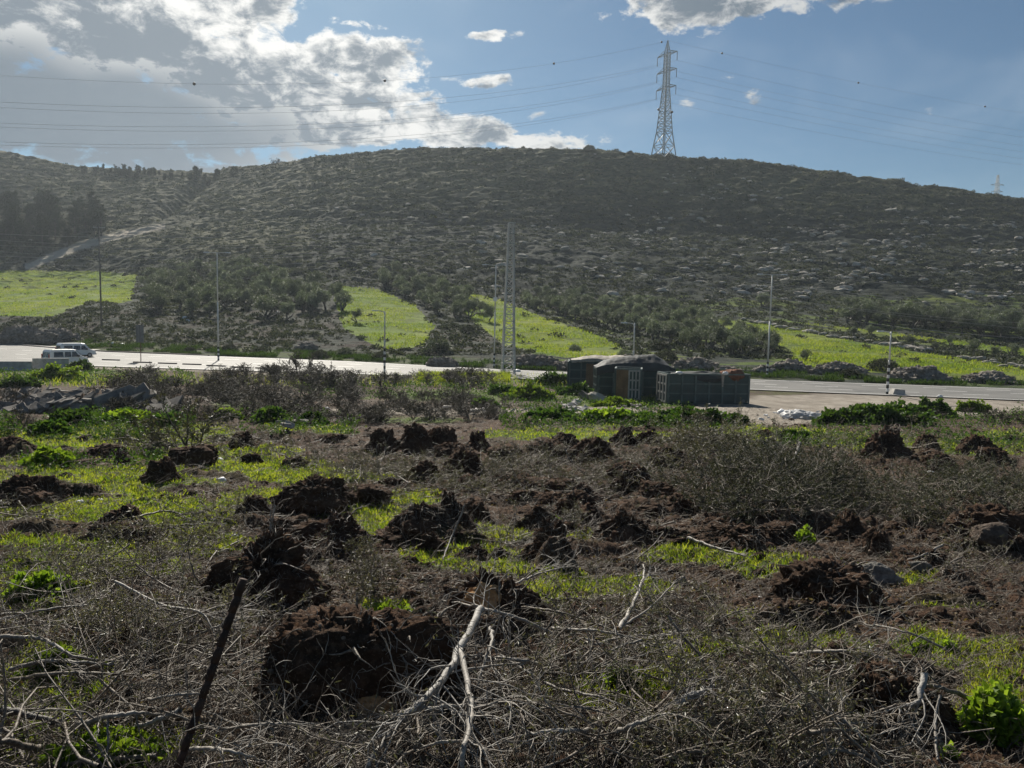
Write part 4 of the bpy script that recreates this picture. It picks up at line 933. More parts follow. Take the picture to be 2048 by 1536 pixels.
o=MB().add([(-.12,0,0),(.12,0,0),(.05,0,-1.0),(-.06,0,-1.0),(-.12,.03,0),(.12,.03,0),(.05,.03,-1.0),(-.06,.03,-1.0)],[(0,3,2,1),(4,5,6,7),(0,1,5,4),(1,2,6,5),(2,3,7,6),(3,0,4,7)]).build('hanging_strip',TB); o.location=(Pc[0]+4.45,Pc[1]+.12,Pc[2]+2.5); prop(o,'pale tapering strip hanging down the side of the long green skip','strip'); o.rotation_euler[0]=R(0); o.location.y-=.0
# white tarp heap on the gravel + pale plastic litter
P=hit([1603],[838])[0]; lump((P[0],P[1],h1(P[0],P[1])+.05),(1.1,.8,.42),12,plain('white_sheeting',(.46,.46,.46),.6,scale=2,var=.3,dirt=(.3,.3,.3)),'crumpled_sheeting','crumpled heap of white sheeting on the gravel right of the skips','sheeting',5,.38)
P=hit([1187],[808])[0]
for i,(px,py,w,h,lab) in enumerate([(1170,798,34,20,'grey tilted boulder in the weeds in front of the left skip'),(1196,806,46,24,'pale tan boulder leaning beside the grey one in front of the skips')]):
    P=hit([px],[py])[0]; s=P[1]/F; o=bpy.data.objects.new('tilted_boulder',rockmesh('tilted_boulder',4,77+i,(1,.7,.7),.2,(SLAB,LIME)[i])); COL.objects.link(o); o.location=(P[0],P[1],h1(P[0],P[1])+h*s*.3); o.scale=(w*s*.55,w*s*.5,h*s*.75); o.rotation_euler=(.2,R(22),.3); prop(o,lab,'boulder')

# ---------------- foreground: uprooted stumps
CUT=m_rock('cut_wood',(.30,.17,.075),(.46,.29,.15),3,.3,.02); PEB=m_rock('pebble',(.10,.075,.055),(.24,.19,.145),3,.4,.03)
def onground(x,y): return h1(x,y)
def rootball(px,py,w,h,label,seed,boxy=0,sub=6,depth=.8,lean=0,wood=None,roots=26,cat='tree stump',group=None,stones=40,peak=0):
    P=hit([px],[py])[0]; s=P[1]/F; W_=w*s/2*1.0; Hh=h*s*(.98 if py>960 else .80); r=np.random.default_rng(seed); V,Fs=ico(sub); V=V.copy()
    p=2.+boxy*2.2; nrm=(np.abs(V)**p).sum(1)**(1/p); V=V/nrm[:,None]
    V[:,2]=V[:,2]*.5+.5; top=sstep(.2,1,V[:,2]); V[:,:2]*=(1-peak*top*.6)[:,None]
    n=fbm(V[:,0]*1.6+seed,V[:,1]*1.6,V[:,2]*1.6,o=3)*(.52-.3*(boxy>.5))+fbm(V[:,0]*4.4+seed,V[:,1]*4.4,V[:,2]*4.4,o=4,g=.62)*.21+np.maximum(fbm(V[:,0]*11,V[:,1]*11+seed,V[:,2]*11,o=3,g=.65),-.1)*.20+np.maximum(fbm(V[:,0]*27,V[:,1]*27+seed,V[:,2]*27,o=2,g=.6),0)*.07
    V[:,:2]*=(1.18-.42*sstep(0,.75,V[:,2])*(boxy<.5)-.12*(boxy>=.5))[:,None]*(1+.16*np.sin(np.arctan2(V[:,1],V[:,0])*3+seed)[:,None]); c=V-np.array([0,0,.45]); V=V+unit(c)*n[:,None]*(.85-.25*boxy); V[:,2]=np.maximum(V[:,2],-.25)
    SCL=np.array([W_,W_*depth,Hh]); V=V*SCL; V[:,0]+=lean*V[:,2]
    yc=P[1]+W_*depth*.55; base=(P[0]*yc/P[1],yc,onground(P[0],yc)-.16*Hh); t=thing('uprooted_stump',label,cat,base,r.uniform(-.3,.3),group)
    mk('root_ball',V,Fs,SOIL,t,smooth=True)
    # roots poking out of the soil
    k=r.integers(0,len(V),roots*3); ok=V[k,2]>.12*Hh; k=k[ok][:roots]; d=unit(V[k]-np.array([0,0,.4*Hh])); D=unit(d+r.normal(size=d.shape)*.6+[0,0,-.1]); L=(.15+.5*r.random(len(k)))*min(Hh,1.)*1.0
    Pw=walk(V[k]*.96,D,L,6,.3,-.06,r); v,q=tubes(Pw,.004+.012*r.random(len(k))*min(Hh*1.6,1),np.full(len(k),.002),4); prop(mk('roots',v,q,TWIG,t,smooth=True),kind='stuff')
    # short fibres
    nf=260 if py>1000 else 60; k=r.integers(0,len(V),nf); k=k[V[k,2]>.1*Hh]; Pw=walk(V[k],unit(V[k]-np.array([0,0,.4*Hh])+r.normal(size=(len(k),3))*.5+[0,0,-.4]),.05+.16*r.random(len(k)),5,.35,-.15,r); v,q=tubes(Pw,np.full(len(k),.0022),np.full(len(k),.001),3); prop(mk('root_fibres',v,q,BARKP if seed%2 else BARK,t),kind='stuff')
    if stones:
        k=r.integers(0,len(V),stones); k=k[V[k,2]>.05*Hh]; V1,F1=ico(2); V1=V1*(1+.3*perlin(V1[:,0]*2+seed,V1[:,1]*2,V1[:,2]*2+5))[:,None]; v,q=inst(V1,F1,V[k],r.uniform(0,6,len(k)),(.006+.020*r.random(len(k))**3)*(.7+P[1]/20)); prop(mk('embedded_stones',v,q,PEB,t),kind='stuff')
    if wood:
        wx,wy,wz,ww,wh=wood; V1,F1=ico(4); V1=V1*(1+.45*fbm(V1[:,0]*2+seed,V1[:,1]*2,V1[:,2]*2,o=3))[:,None]*np.array([ww*s,ww*s*.5,wh*s]); o=mk('torn_wood',V1,F1,CUT,t,smooth=False); o.location=(wx*s,wy*W_,wz*s)
    return t
rb=[(710,1420,385,215,'largest uprooted stump, a dark boxy block of soil at the bottom centre left',.85,.55,0,(-0+60,-.60,75,34,20),60,150),
 (538,1212,250,170,'cone shaped uprooted stump behind the rusty leaning pole',0,.8,.0,None,45,70),
 (985,1262,205,125,'uprooted stump with torn orange wood beside the tip of the big forked branch',.3,.7,0,(-15,-.25,92,48,34),36,50),
 (905,1078,92,92,'pointed earth covered stump right of the bright grass strip',.2,.8,0,None,24,30),
 (838,1090,100,58,'lower shaggy lump joined to the left side of the pointed stump',.3,.8,0,None,20,20),
 (560,1080,120,40,'low dark earth lump between the cone shaped stump and the grass',.3,.8,0,None,14,14),
 (700,1000,120,26,'long low clod above the middle grass strip',.3,.8,0,None,10,8),
 (1310,1000,110,34,'low torn clod left of the right brush field',.3,.8,0,None,12,8),
 (1470,1100,150,44,'ragged clod bank above the right grass strip',.3,.8,0,None,14,16),
 (1560,1090,120,36,'reddish clod bank below the dark leafy brush',.3,.8,0,None,14,16),
 (1100,1132,118,95,'steep dark stump lump left of centre right grass patch',.1,.8,0,None,24,40),
 (1250,1090,125,72,'broad earth clod with torn roots right of the steep stump',.4,.8,0,None,20,30),
 (630,1035,150,62,'low dark stump clod at the left end of the middle grass strip',.4,.7,0,None,20,24),
 (508,1042,66,48,'small dark clod left of the low stump clod',.2,.8,0,None,12,10),
 (768,908,66,58,'leftmost of the four uprooted stumps lined up in mid field',.2,.8,0,None,14,8),
 (830,910,68,58,'second from the left of the four stumps lined up in mid field',.4,.8,0,None,14,8),
 (885,908,74,60,'third from the left of the four stumps lined up in mid field',.3,.8,0,None,14,8),
 (948,905,62,58,'rightmost of the four stumps lined up in mid field, the most pointed',0,.8,.15,None,14,8),
 (386,935,82,52,'rounded dark stump standing left in front of the bare sapling',.5,.8,0,None,12,8),
 (213,918,105,36,'low wide dark clod left of the rounded stump',.2,.8,0,None,10,6),
 (22,912,90,46,'dark earth clod cut by the left edge of the photo',.3,.8,0,None,10,6),
 (1183,930,88,80,'tall ragged stump at the left end of the right brush field',.4,.8,0,None,18,10),
 (1296,890,54,34,'small stump on the rise behind the ragged stump',.2,.8,0,None,10,6),
 (1330,938,62,56,'shaggy dark stump right of the ragged stump',.5,.8,0,None,18,6),
 (1768,925,95,68,'tallest stump of the right group, with roots raised like horns',.1,.8,0,None,26,10),
 (1853,908,48,46,'small round stump between the two larger ones of the right group',.4,.8,0,None,16,6),
 (1950,912,80,55,'forked stump right of the small round stump',.1,.8,0,None,20,8),
 (1985,935,82,44,'low rounded earth clod at the right edge of the stump group',.4,.8,0,None,10,8),
 (1490,962,60,34,'small stump sunk in the right brush field',.3,.8,0,None,14,6),
 (1600,975,70,34,'small torn stump in the middle of the right brush field',.3,.8,0,None,16,6),
 (1640,1215,235,95,'dark stony spoil block throwing its shade to the right',.35,.9,.15,None,26,170),
 (1905,1148+20,60,30,'small clod by the stones on the right grass strip',.3,.8,0,None,6,10),
 (1780,1465,230,120,'overturned stump among branches at the lower right',.3,.8,0,(60,-.5,25,20,26),60,70),
 (60,1010,150,52,'brush covered dark clod at the left edge below the grass',.2,.8,0,None,20,20),
 (505,930,44,30,'small dark lump right of the rounded stump',.2,.8,0,None,8,4),
 (590,935,60,26,'small dark lump at the end of the upper grass tongue',.2,.8,0,None,8,4),
 (1420,905,60,30,'low stump half buried in the brush field',.2,.8,0,None,10,4),
 (1030,975,100,34,'flat earth clod in the middle of the field',.2,.8,0,None,10,6),
 (550,745,24,22,'dark broken stump standing up beside the road at left',0,.8,0,None,8,0),
 (240,1085,150,40,'long low earth clod on the left below the grass',.3,.7,0,None,14,20),
 (1000,1120,50,26,'tiny clod between grass tufts left of the steep stump',.3,.8,0,None,6,6),
 (1080,1060,110,52,'twiggy soil lump with upright roots above the steep stump',.2,.8,0,None,26,16)]
RBT=[]
for i,(px,py,w,h,lab,bx,dp,ln,wd,rt_,st) in enumerate(rb):
    t_=rootball(px,py,w,h,lab,i*3+1,bx,6 if w>110 else 5,dp,ln,wd,rt_,stones=st,peak=.9 if 'cone' in lab or 'pointed' in lab or 'steep' in lab else .25)
    if not wd and py>850 and w<160: RBT.append((t_,w*hit([px],[py])[0][1]/F))
r=np.random.default_rng(606); n=0
while n<75:
    px=r.uniform(-20,2070); py=r.uniform(868,1150); w=r.uniform(36,95)*(py-640)/300
    P=hit([px],[py])[0]; g=grassmask(np.array([px]),np.array([py]),P[:1],P[1:2])[0]
    if g>.5 and r.random()<.75: continue
    if 1370<px<2060 and 935<py<1050 and r.random()<.6: continue
    src,sw=RBT[r.integers(0,len(RBT))]; k=w*P[1]/F/sw; x,y=P[0],P[1]+k*sw*.3
    dup(src,(x,y,h1(x,y)-.05*k*sw),(r.normal()*.12,r.normal()*.12,r.uniform(0,6.28)),(k,k*r.uniform(.8,1.1),k*r.uniform(.55,.85)),'dark crumbly clod of earth and torn roots strewn on the ripped up field','dark earth clods strewn over the field')['category']='earth clod'; n+=1
# stones in the foreground
def stone(px,py,w,h,label,matl,seed,rot=(0,0,0),sub=5,name='field_rock',cat='stone',sharp=.2):
    P=hit([px],[py])[0]; s=P[1]/F; me=rockmesh(name,sub,seed,(1,.7,.7),sharp,matl); o=bpy.data.objects.new(name,me); COL.objects.link(o); y=P[1]+w*s*.2; o.location=(P[0],y,onground(P[0],y)+h*s*.25); o.scale=(w*s*.55,w*s*.5,h*s*.8); o.rotation_euler=rot; return prop(o,label,cat)
GREY=m_rock('grey_limestone',(.15,.14,.125),(.33,.31,.28),2,1.,.04)
stone(1765,1165,95,50,'pitted grey limestone rock lying on the right grass strip',GREY,301,sharp=.3); stone(1845,1148,54,30,'dark stone with a pale sunlit left edge right of the grey rock',GREY,302,(0,.3,.2))
stone(1990,1112,100,56,'large earthy rock at the right edge of the spoil',m_rock('earthy_rock',(.09,.065,.05),(.19,.15,.12),2),303); stone(1362,1166,34,20,'small white stone block left of the stony spoil block',LIME,304,(0,-.4,.2))
stone(22,1300,64,44,'tan block of stone at the left edge beside the weeds',m_rock('tan_stone',(.20,.14,.10),(.32,.25,.18),2),305); stone(175,1375,54,50,'upright tan stone slab among the left branches',m_rock('tan_stone',(.2,.14,.1),(.3,.2,.1)),306,(.2,.3,0))
stone(1075,842,0.1+40,10,'flat pale slab on the track in mid field',SLAB,307)
# pebbles
r=np.random.default_rng(77); n=60000; px=r.uniform(-150,2200,n); py=1600-(1600-840)*r.random(n)**.8; P=hit(px,py); ok=~np.isnan(P[:,0]); P=P[ok]; px,py=px[ok],py[ok]; g=grassmask(px,py,P[:,0],P[:,1]); keep=(g<.4)&(r.random(len(P))<sstep(-.3,.3,fbm(P[:,0]*.8,P[:,1]*.8,o=3))); P=P[keep]; P[:,2]=H(P[:,0],P[:,1])
V1,F1=ico(2); 
V1=V1*(1+.35*perlin(V1[:,0]*1.7,V1[:,1]*1.7,V1[:,2]*1.7+5))[:,None]*[1,.8,.6]; n=len(P); sz=(.006+.024*r.random(n)**4)*(.6+P[:,1]/22); v,q=inst(V1,F1,P,r.uniform(0,6,n),sz); prop(mk('pebbles',v,q,PEB),'small stones and crumbs scattered over the torn soil','pebbles',kind='stuff')
clodP=P[r.random(n)<.6]+0; n=len(clodP); V2,F2=ico(2); V2=V2*(1+.5*fbm(V2[:,0]*2,V2[:,1]*2,V2[:,2]*2+9,o=2))[:,None]*[1,.9,.7]; clodP=clodP+np.stack([r.normal(size=n)*.2,r.normal(size=n)*.2,0*r.random(n)],1); clodP[:,2]=H(clodP[:,0],clodP[:,1]); sz=(.012+.075*r.random(n)**3.5)*(.7+clodP[:,1]/22); v,q=inst(V2,F2,clodP,r.uniform(0,6,n),sz); prop(mk('soil_crumbs',v,q,SOIL),'loose crumbs of dark soil over the torn ground','soil',kind='stuff')

# ---------------- brush
def litter(n,seed):
    r=np.random.default_rng(seed); px=r.uniform(-150,2200,n); py=1620-(1620-842)*r.random(n)**.85; P=hit(px,py); ok=~np.isnan(P[:,0]); P=P[ok]; P[:,2]=H(P[:,0],P[:,1])+.02*r.random(len(P)); k=r.random(len(P))<.25+.75*sstep(-.25,.2,fbm(P[:,0]*.45+4,P[:,1]*.45,o=3)); P=P[k]; n=len(P); far=.7+P[:,1]/16
    A=walk(P,r.normal(size=(n,3))*[1,1,.32]+[0,0,.12],(.10+.34*r.random(n)**2)*np.minimum(far,2.2),5,.28,-.02,r); g=H(A[...,0].ravel(),A[...,1].ravel()).reshape(A.shape[:2])+.006; A[...,2]=np.maximum(A[...,2],g); s,d,l=sprout(A,2,.5,.7,r); B=walk(s,d+[0,0,.1],l,4,.25,0,r); f2=np.repeat(far,2)
    prop(mk('twig_litter',*join([tubes(A,.0026*far,.0014*far,3),tubes(B,.0016*f2,.0009*f2,3)]),TWIG,smooth=True),'loose grey twigs strewn over soil and grass','twigs',kind='stuff')
litter(64000,888)
r=np.random.default_rng(889); n=26000; px=r.uniform(-150,2200,n); py=1620-(1620-900)*r.random(n)**.7; P=hit(px,py); P=P[~np.isnan(P[:,0])]; P=P[fbm(P[:,0]*.8+9,P[:,1]*.8,o=3)>-.15]; n=len(P); P[:,2]=H(P[:,0],P[:,1])+.01+.05*r.random(n)**3
l=(.022+.02*r.random(n))*(.8+P[:,1]/18); prop(mk('leaf_litter',*leaves(P,r.normal(size=(n,3))*[1,1,.45],l,l*.5,r),leafmat('dead_leaf',(.09,.055,.03),(.26,.19,.11),.2,.6,.3,6)),'dry brown leaves lying on the torn soil','leaves',kind='stuff')
WILT=leafmat('wilted_olive_leaf',(.040,.045,.030),(.125,.125,.088),.15,.65,.2,2)
def brush(px0,px1,py0,py1,n0,hgt,seed,L=1.5,up=.12,leafy=.5,thick=1.,poly=None,kids=(7,4),dirb=None,leafm=DRYLEAF,mound=0,level3=True,name='brush_pile',label='',cat='brush pile',kind=None,lsz=.035):
    r=np.random.default_rng(seed); px=r.uniform(px0,px1,n0*6); py=r.uniform(py0,py1,n0*6)
    e=((px-(px0+px1)/2)/((px1-px0)/2))**2+((py-(py0+py1)/2)/((py1-py0)/2))**2; ok=e<1+.25*r.normal(size=len(e)); px,py=px[ok][:n0],py[ok][:n0]; e=np.clip(e[ok][:n0],0,1)
    P=hit(px,py); k=~np.isnan(P[:,0])&((fbm(P[:,0]*1.3+seed,P[:,1]*1.3,o=2)>-.06)|(r.random(len(P))<.25)); P=P[k]; e=e[k]; n=len(P); P[:,2]=H(P[:,0],P[:,1])+(r.random(n)*hgt+mound*(1-e))*1.0
    D=r.normal(size=(n,3))*[1,1,.28]+[0,0,up]
    if dirb is not None: D+=np.array(dirb)
    Ls=L*(.5+.8*r.random(n)); A=walk(P-unit(D)*Ls[:,None]*.4,D,Ls,8,.16,-.02,r)
    def settle(Q,dz=.01):
        g=H(Q[...,0].ravel(),Q[...,1].ravel()).reshape(Q.shape[:2])+dz; Q[...,2]=np.maximum(Q[...,2],g); return Q
    A=settle(A); kp=clearmask(A[:,4],r)&clearmask(A[:,6],r); A=A[kp]; n=len(A); tk=thick*(.35+.9*r.random(n)**2); out=[tubes(A,.0105*tk,.0035*tk,5)]
    s,d,l=sprout(A,kids[0],.42,.55,r); B=settle(walk(s,d+[0,0,.05],l,6,.22,0,r)); kp=clearmask(B[:,3],r); B=B[kp]; nb=len(B); out.append(tubes(B,np.full(nb,.0036*thick),np.full(nb,.0014*thick),3)); 
    last=B
    if level3: s,d,l=sprout(B,kids[1],.5,.6,r); C=walk(s,d,l,5,.25,0,r); out.append(tubes(C,np.full(len(C),.0021*thick),np.full(len(C),.0010*thick),3)); last=C
    o=mk(name,*join(out),TWIG,smooth=True); prop(o,label,cat,kind=kind)
    if leafy:
        m_=int(len(last)*6*leafy); i=r.integers(0,len(last),m_); t=r.random(m_)*(last.shape[1]-1.01); j=t.astype(int); f=(t-j)[:,None]; S=last[i,j]*(1-f)+last[i,j+1]*f; D=unit(last[i,j+1]-last[i,j]+r.normal(size=(m_,3))*.8)
        mk('leaves',*leaves(S,D,lsz*(.6+.8*r.random(m_)),lsz*.3,r),leafm,o)
    return o
B_=[(-120,540,1130,1330,160,.20,'tangle of thin grey twigs left of the rusty pole',dict(leafy=.7,L=1.2)),
 (-120,540,1340,1620,115,.14,'heap of long bare cut boughs at the lower left',dict(leafy=.25,thick=1.15,L=1.6)),
 (600,880,1110,1230,80,.10,'upright thin twigs growing above the largest stump',dict(up=1.3,L=.8,leafy=.6,thick=.8,dirb=(0,0,.6))),
 (480,980,1430,1620,110,.10,'dense twigs in front of the largest stump',dict(leafy=.15,L=1.2)),
 (960,1400,1290,1600,135,.12,'wide tangle of cut branches right of the forked branch',dict(leafy=.45,L=1.3)),
 (1280,1840,1370,1640,180,.24,'large pile of leafy grey brush at the lower right',dict(leafy=.9,L=1.25)),
 (1620,1880,1340,1480,50,.2,'thin branches sprawling over the overturned stump',dict(leafy=.4,L=1.)),
 (1030,1330,1180,1280,70,.08,'brush lying below the mid field grass patch',dict(leafy=.8,L=1.1)),
 (150,460,1070,1170,60,.10,'scattered brush between the left grass and the cone shaped stump',dict(leafy=.5,L=1.1)),
 (640,880,1030,1085,30,.08,'short upright brush beside the middle grass strip',dict(up=.9,L=.6,leafy=.3)),
 (1370,1740,935,1065,330,.2,'big dark mound of leafy olive brush in the right brush field',dict(leafy=1.15,mound=.5,leafm=WILT,thick=1.2,lsz=.06,L=1.3)),
 (1720,2120,960,1070,210,.2,'grey brush heap at the right edge of the brush field',dict(leafy=.9,mound=.3,leafm=WILT,thick=1.2,lsz=.06,L=1.3)),
 (1500,2000,1085,1150,90,.06,'broken brush strewn over the soil below the right brush field',dict(leafy=.6,thick=1.1,L=1.1)),
 (1320,1500,880,950,110,.25,'greyish brush clump at the top left of the right brush field',dict(leafy=1.2,mound=.5,thick=1.5,lsz=.07)),
 (960,1370,900,1000,230,.06,'flattened grey twigs covering the middle of the field',dict(leafy=.7,thick=1.3,lsz=.05)),
 (560,980,915,970,120,.06,'flattened twigs in front of the four stumps',dict(leafy=.5,thick=1.4,lsz=.05)),
 (230,640,860,930,110,.08,'thin grey twigs around the bare sapling',dict(leafy=.5,thick=1.6,lsz=.06)),
 (1500,2100,870,925,90,.10,'low brush around the right stump group',dict(leafy=.8,thick=1.6,lsz=.06)),
 (1780,2130,1440,1620,30,.06,'few twigs on the bare soil at the lower right corner',dict(leafy=.3,L=.9)),
 (640,1110,925,1010,150,.07,'low broken brush over the dark soil in the middle of the field',dict(leafy=.7,thick=1.2,lsz=.045,L=1.1)),
 (260,620,1010,1100,70,.08,'sparse brush between the grass and the cone shaped stump',dict(leafy=.6,L=1.)),
 (1000,1400,1030,1140,110,.07,'dark brush strewn between the steep stump and the broad clod',dict(leafy=.7,thick=1.1,L=1.)),
 (-100,130,975,1050,60,.15,'brush on the dark clod at the left edge',dict(leafy=1.,thick=1.2,lsz=.05,L=1.2)),
 (1380,1560,1200,1330,50,.06,'thin brush in front of the stony spoil block',dict(leafy=.6,L=1.)),
]
# places the photo shows open: (cx,cy,rx,ry,share kept)
CLEARZ=[(710,1310,195,105,.06),(905,1130,110,34,.15),(930,1420,90,130,.35),(1100,1180,160,26,.25),(60,1400,120,60,.45),(1250,1385,130,30,.3),(850,1200,70,40,.3),(540,1130,110,75,.15),(985,1200,100,60,.2),(120,1330,100,60,.35),(60,1180,90,50,.35),(900,1115,100,30,.3),(1235,1170,110,26,.3),(1300,1380,100,22,.4),(1640,1180,200,70,.12),(1560,1110,200,30,.1),(1100,1090,70,50,.15),(1250,1060,75,40,.25),
 (870,1040,75,60,.2),(730,1028,130,22,.25),(230,975,230,60,.08),(1850,1220,260,60,.08),(1700,1285,200,22,.25),(1990,1420,110,90,.1),(1960,1520,160,50,.2),(1768,900,60,40,.3),(1950,890,60,40,.3),(850,880,140,32,.25),(200,1520,160,40,.3),(480,1480,120,50,.3),(1330,1060,140,40,.4),(640,1010,90,36,.2),(1790,1420,90,60,.4),(1700,1090,200,30,.4)]
def clearmask(Q,r):
    px,py=proj(Q); k=np.ones(len(Q),bool); q=r.random(len(Q))
    for cx,cy,rx,ry,sh in CLEARZ: k&=~(((((px-cx)/rx)**2+((py-cy)/ry)**2)<1)&(q>sh))
    return k
for i,(a,b_,c,d,n0,hg,lab,kw) in enumerate(B_): brush(a,b_,c,d,n0,hg,500+i,label=lab,**kw)
# distant grey thorn scrub in the field behind
def bushes(lst,meshes,name,label,cat,group,mul=1.,**k):
    for px,py,w in lst:
        P=hit([px],[py])[0]; s=w*P[1]/F/2*mul; 
        if not np.isnan(P[0]): plant(name,meshes,P,s,label,cat,group,**k)
r=np.random.default_rng(31)
pts=[(r.uniform(230,1000),r.uniform(758,850),r.uniform(50,120)) for _ in range(210)]; pts=[p for p in pts if not(720<p[0]<1000 and 775<p[1]<800)]
bushes(pts,BA,'thorn_shrub','leafless grey brown thorn shrub in the rough ground between road and field','shrub','leafless shrubs on the rough ground left of the skips',.62,crown='twigs',trunk='stems',sz=.62)
bushes([(600,752,80)],BA,'thorn_shrub','tall bushy bare shrub standing up against the road','shrub',None,.8,crown='twigs',trunk='stems'); bushes([(40,862,110),(20,820,90)],BA,'thorn_shrub','grey twiggy shrub at the left edge beside the broken slabs','shrub','twiggy shrubs by the slabs',.62,crown='twigs',trunk='stems')
bushes([(1930,835,60),(1990,850,90),(1865,840,60),(2040,850,70),(1395,860,80),(1440,850,60),(820,830,60)],BA,'thorn_shrub','leafless dark shrub at the foot of the green weed mounds','shrub','leafless shrubs at the foot of the weed mounds',.6,crown='twigs',trunk='stems',sz=.8)
plant('bare_sapling',[tree_meshes('bare',1,DRYLEAF,333)[0]],hit([385],[905])[0],.95,'slim bare sapling standing behind the rounded dark stump','sapling',crown='twigs',sz=1.0)
plant('bare_sapling',[tree_meshes('bare',1,DRYLEAF,337)[0]],hit([440],[758])[0],.75,'bare sapling in front of the foot of the left street lamp','sapling',crown='twigs')

# ---------------- distinct branches and poles
def px3(px,py,up): # point above the ground where pixel column/row meets the given height over ground
    P=hit([px],[py])[0]
    d=ray(px,py); lo=P[1]
    for k in range(60):
        y=lo*(1-.012*k); Q=CAM+d*(y/d[1])
        if Q[2]-onground(Q[0],Q[1])>=up: break
    return Q
def branch(pts,r0,r1,label,matl=BARK,twigs=10,seed=0,name='felled_branch',cat='branch',side=None,tl=.45,cut=False):
    r=np.random.default_rng(seed); C=np.array([px3(*p) for p in pts]); t=np.linspace(0,len(C)-1,len(C)*6); i=np.minimum(t.astype(int),len(C)-2); f=(t-i)[:,None]
    C0=C[np.maximum(i-1,0)];C1=C[i];C2=C[i+1];C3=C[np.minimum(i+2,len(C)-1)]; Q=.5*((2*C1)+(-C0+C2)*f+(2*C0-5*C1+4*C2-C3)*f**2+(-C0+3*C1-3*C2+C3)*f**3); Q+=r.normal(size=Q.shape)*r0*.22
    v,q=tubes(Q[None],np.array([r0]),np.array([r1]),9); o=mk(name,v,q,matl,smooth=True); prop(o,label,cat)
    if cut:
        e=MB(); d=Q[0]-Q[1]; d/=np.linalg.norm(d); e.cyl(Q[0]-d*.002,Q[0]+d*.006,r0*1.0,r0*.95,12); e.build('cut_end',CUT,o)
    if twigs:
        s,d,l=sprout(Q[None],twigs,tl/max(np.linalg.norm(Q[-1]-Q[0]),.1),.7,r,.2); A=walk(s,d,l*1.,7,.2,-.01,r); out=[tubes(A,np.full(len(A),r0*.28),np.full(len(A),.002),4)]
        s,d,l=sprout(A,5,.5,.6,r); Bq=walk(s,d,l,5,.22,0,r); out.append(tubes(Bq,np.full(len(Bq),.0032),np.full(len(Bq),.0012),3)); mk('side_twigs',*join(out),matl,o,smooth=True)
    return o
GB=m_bark('grey_bark',(.15,.14,.125),(.34,.32,.295))
branch([(962,1218,.42),(925,1290,.40),(880,1365,.34),(835,1410,.26),(790,1450,.2),(735,1530,.12)],.030,.014,'thick smooth grey branch sloping down to the left from the orange stump',GB,16,1,cut=True,tl=.8)
branch([(922,1300,.42),(936,1370,.42),(944,1430,.38),(930,1490,.34),(925,1535,.30)],.020,.012,'pale sunlit branch forking down from the thick grey one',BARKP,12,2,tl=.7)
branch([(980,1255,.38),(984,1285,.34),(968,1330,.28),(955,1375,.2)],.017,.008,'short pale branch with an orange cut end right of the thick grey one',BARKP,9,3,cut=True,tl=.6)
branch([(1236,1260,.25),(1262,1215,.25),(1285,1160,.3),(1288,1130,.35)],.020,.008,'pale crooked branch with a sawn end rising right of centre',BARKP,10,4,cut=True,tl=.6)
branch([(1240,1255,.2),(1300,1215,.2),(1350,1165,.28)],.012,.006,'thin brown branch crossing the crooked one toward the white stone',BARK,8,5)
branch([(1375,1075,.1),(1430,1095,.1),(1490,1112,.08)],.022,.010,'bleached root lying above the right grass strip',BARKP,5,6,name='bleached_root',cat='root')
branch([(1885,1090,.2),(1840,1112,.12),(1815,1120,.08)],.015,.008,'pale stick leaning over the stones at right',BARKP,4,7)
branch([(1600,885,.75),(1585,935,.5)],.05,.03,'short dark forked bough standing out of the right brush field',TRUNK,3,8); branch([(1520,880,.85),(1555,915,.6),(1588,945,.45)],.04,.02,'long dark bough slanting through the right brush field',TRUNK,4,9)
branch([(0,1273,.2),(70,1275,.25),(110,1290,.22),(150,1312,.16),(220,1322,.1)],.017,.008,'arching grey branch entering from the left edge',BARK,9,10); branch([(20,1340,.12),(90,1322,.2),(160,1325,.2),(230,1330,.12)],.018,.008,'second arching branch just below the first at the left edge',BARK,9,11)
branch([(0,1420,.12),(60,1430,.12),(120,1445,.1)],.026,.012,'thick dark bough at the left edge near the bottom',TRUNK,8,12); branch([(360,1420,.2),(300,1445,.14),(230,1465,.08)],.016,.010,'bare pale bough left of the foot of the rusty pole',BARKP,6,13)
branch([(230,1162,.4),(320,1208,.32),(400,1225,.28),(430,1268,.2)],.012,.006,'long thin bough through the left twig tangle',BARKP,12,14,tl=.7)
branch([(1000,1310,.2),(1100,1370,.18),(1200,1395,.14),(1310,1440,.1)],.012,.006,'long thin branch slanting right across the central tangle',BARK,12,15,tl=.7); branch([(1190,1290,.15),(1240,1275,.15),(1300,1272,.15),(1360,1290,.1)],.013,.006,'curved grey branch right of the sawn crooked branch',BARKP,8,16)
branch([(1350,1410,.3),(1400,1382,.3),(1430,1370,.25)],.022,.012,'stubby grey bough at the left of the lower right pile',GB,6,17); branch([(1600,1535,.08),(1650,1505,.16),(1700,1503,.16),(1760,1530,.08)],.016,.009,'arched smooth root at the bottom right',BARKP,3,18,name='arched_root',cat='root')
branch([(1640,1420,.35),(1700,1450,.3),(1760,1520,.15)],.014,.006,'thin pale bough on the lower right pile',BARKP,12,19); branch([(1850,1350,.45),(1835,1400,.35),(1815,1430,.22)],.022,.010,'forked grey bough standing over the overturned stump',GB,10,20); branch([(1880,1390,.35),(1870,1450,.2),(1875,1520,.1)],.009,.006,'thin upright shoot right of the overturned stump',BARK,4,21)
branch([(270,1035,.25),(330,1022,.25),(362,1030,.2)],.016,.007,'dark crooked branch over the left grass',TRUNK,12,22,tl=.7); branch([(320,1060,.15),(370,1050,.2),(440,1045,.12)],.014,.007,'second dark branch below the crooked one on the left grass',TRUNK,9,23)
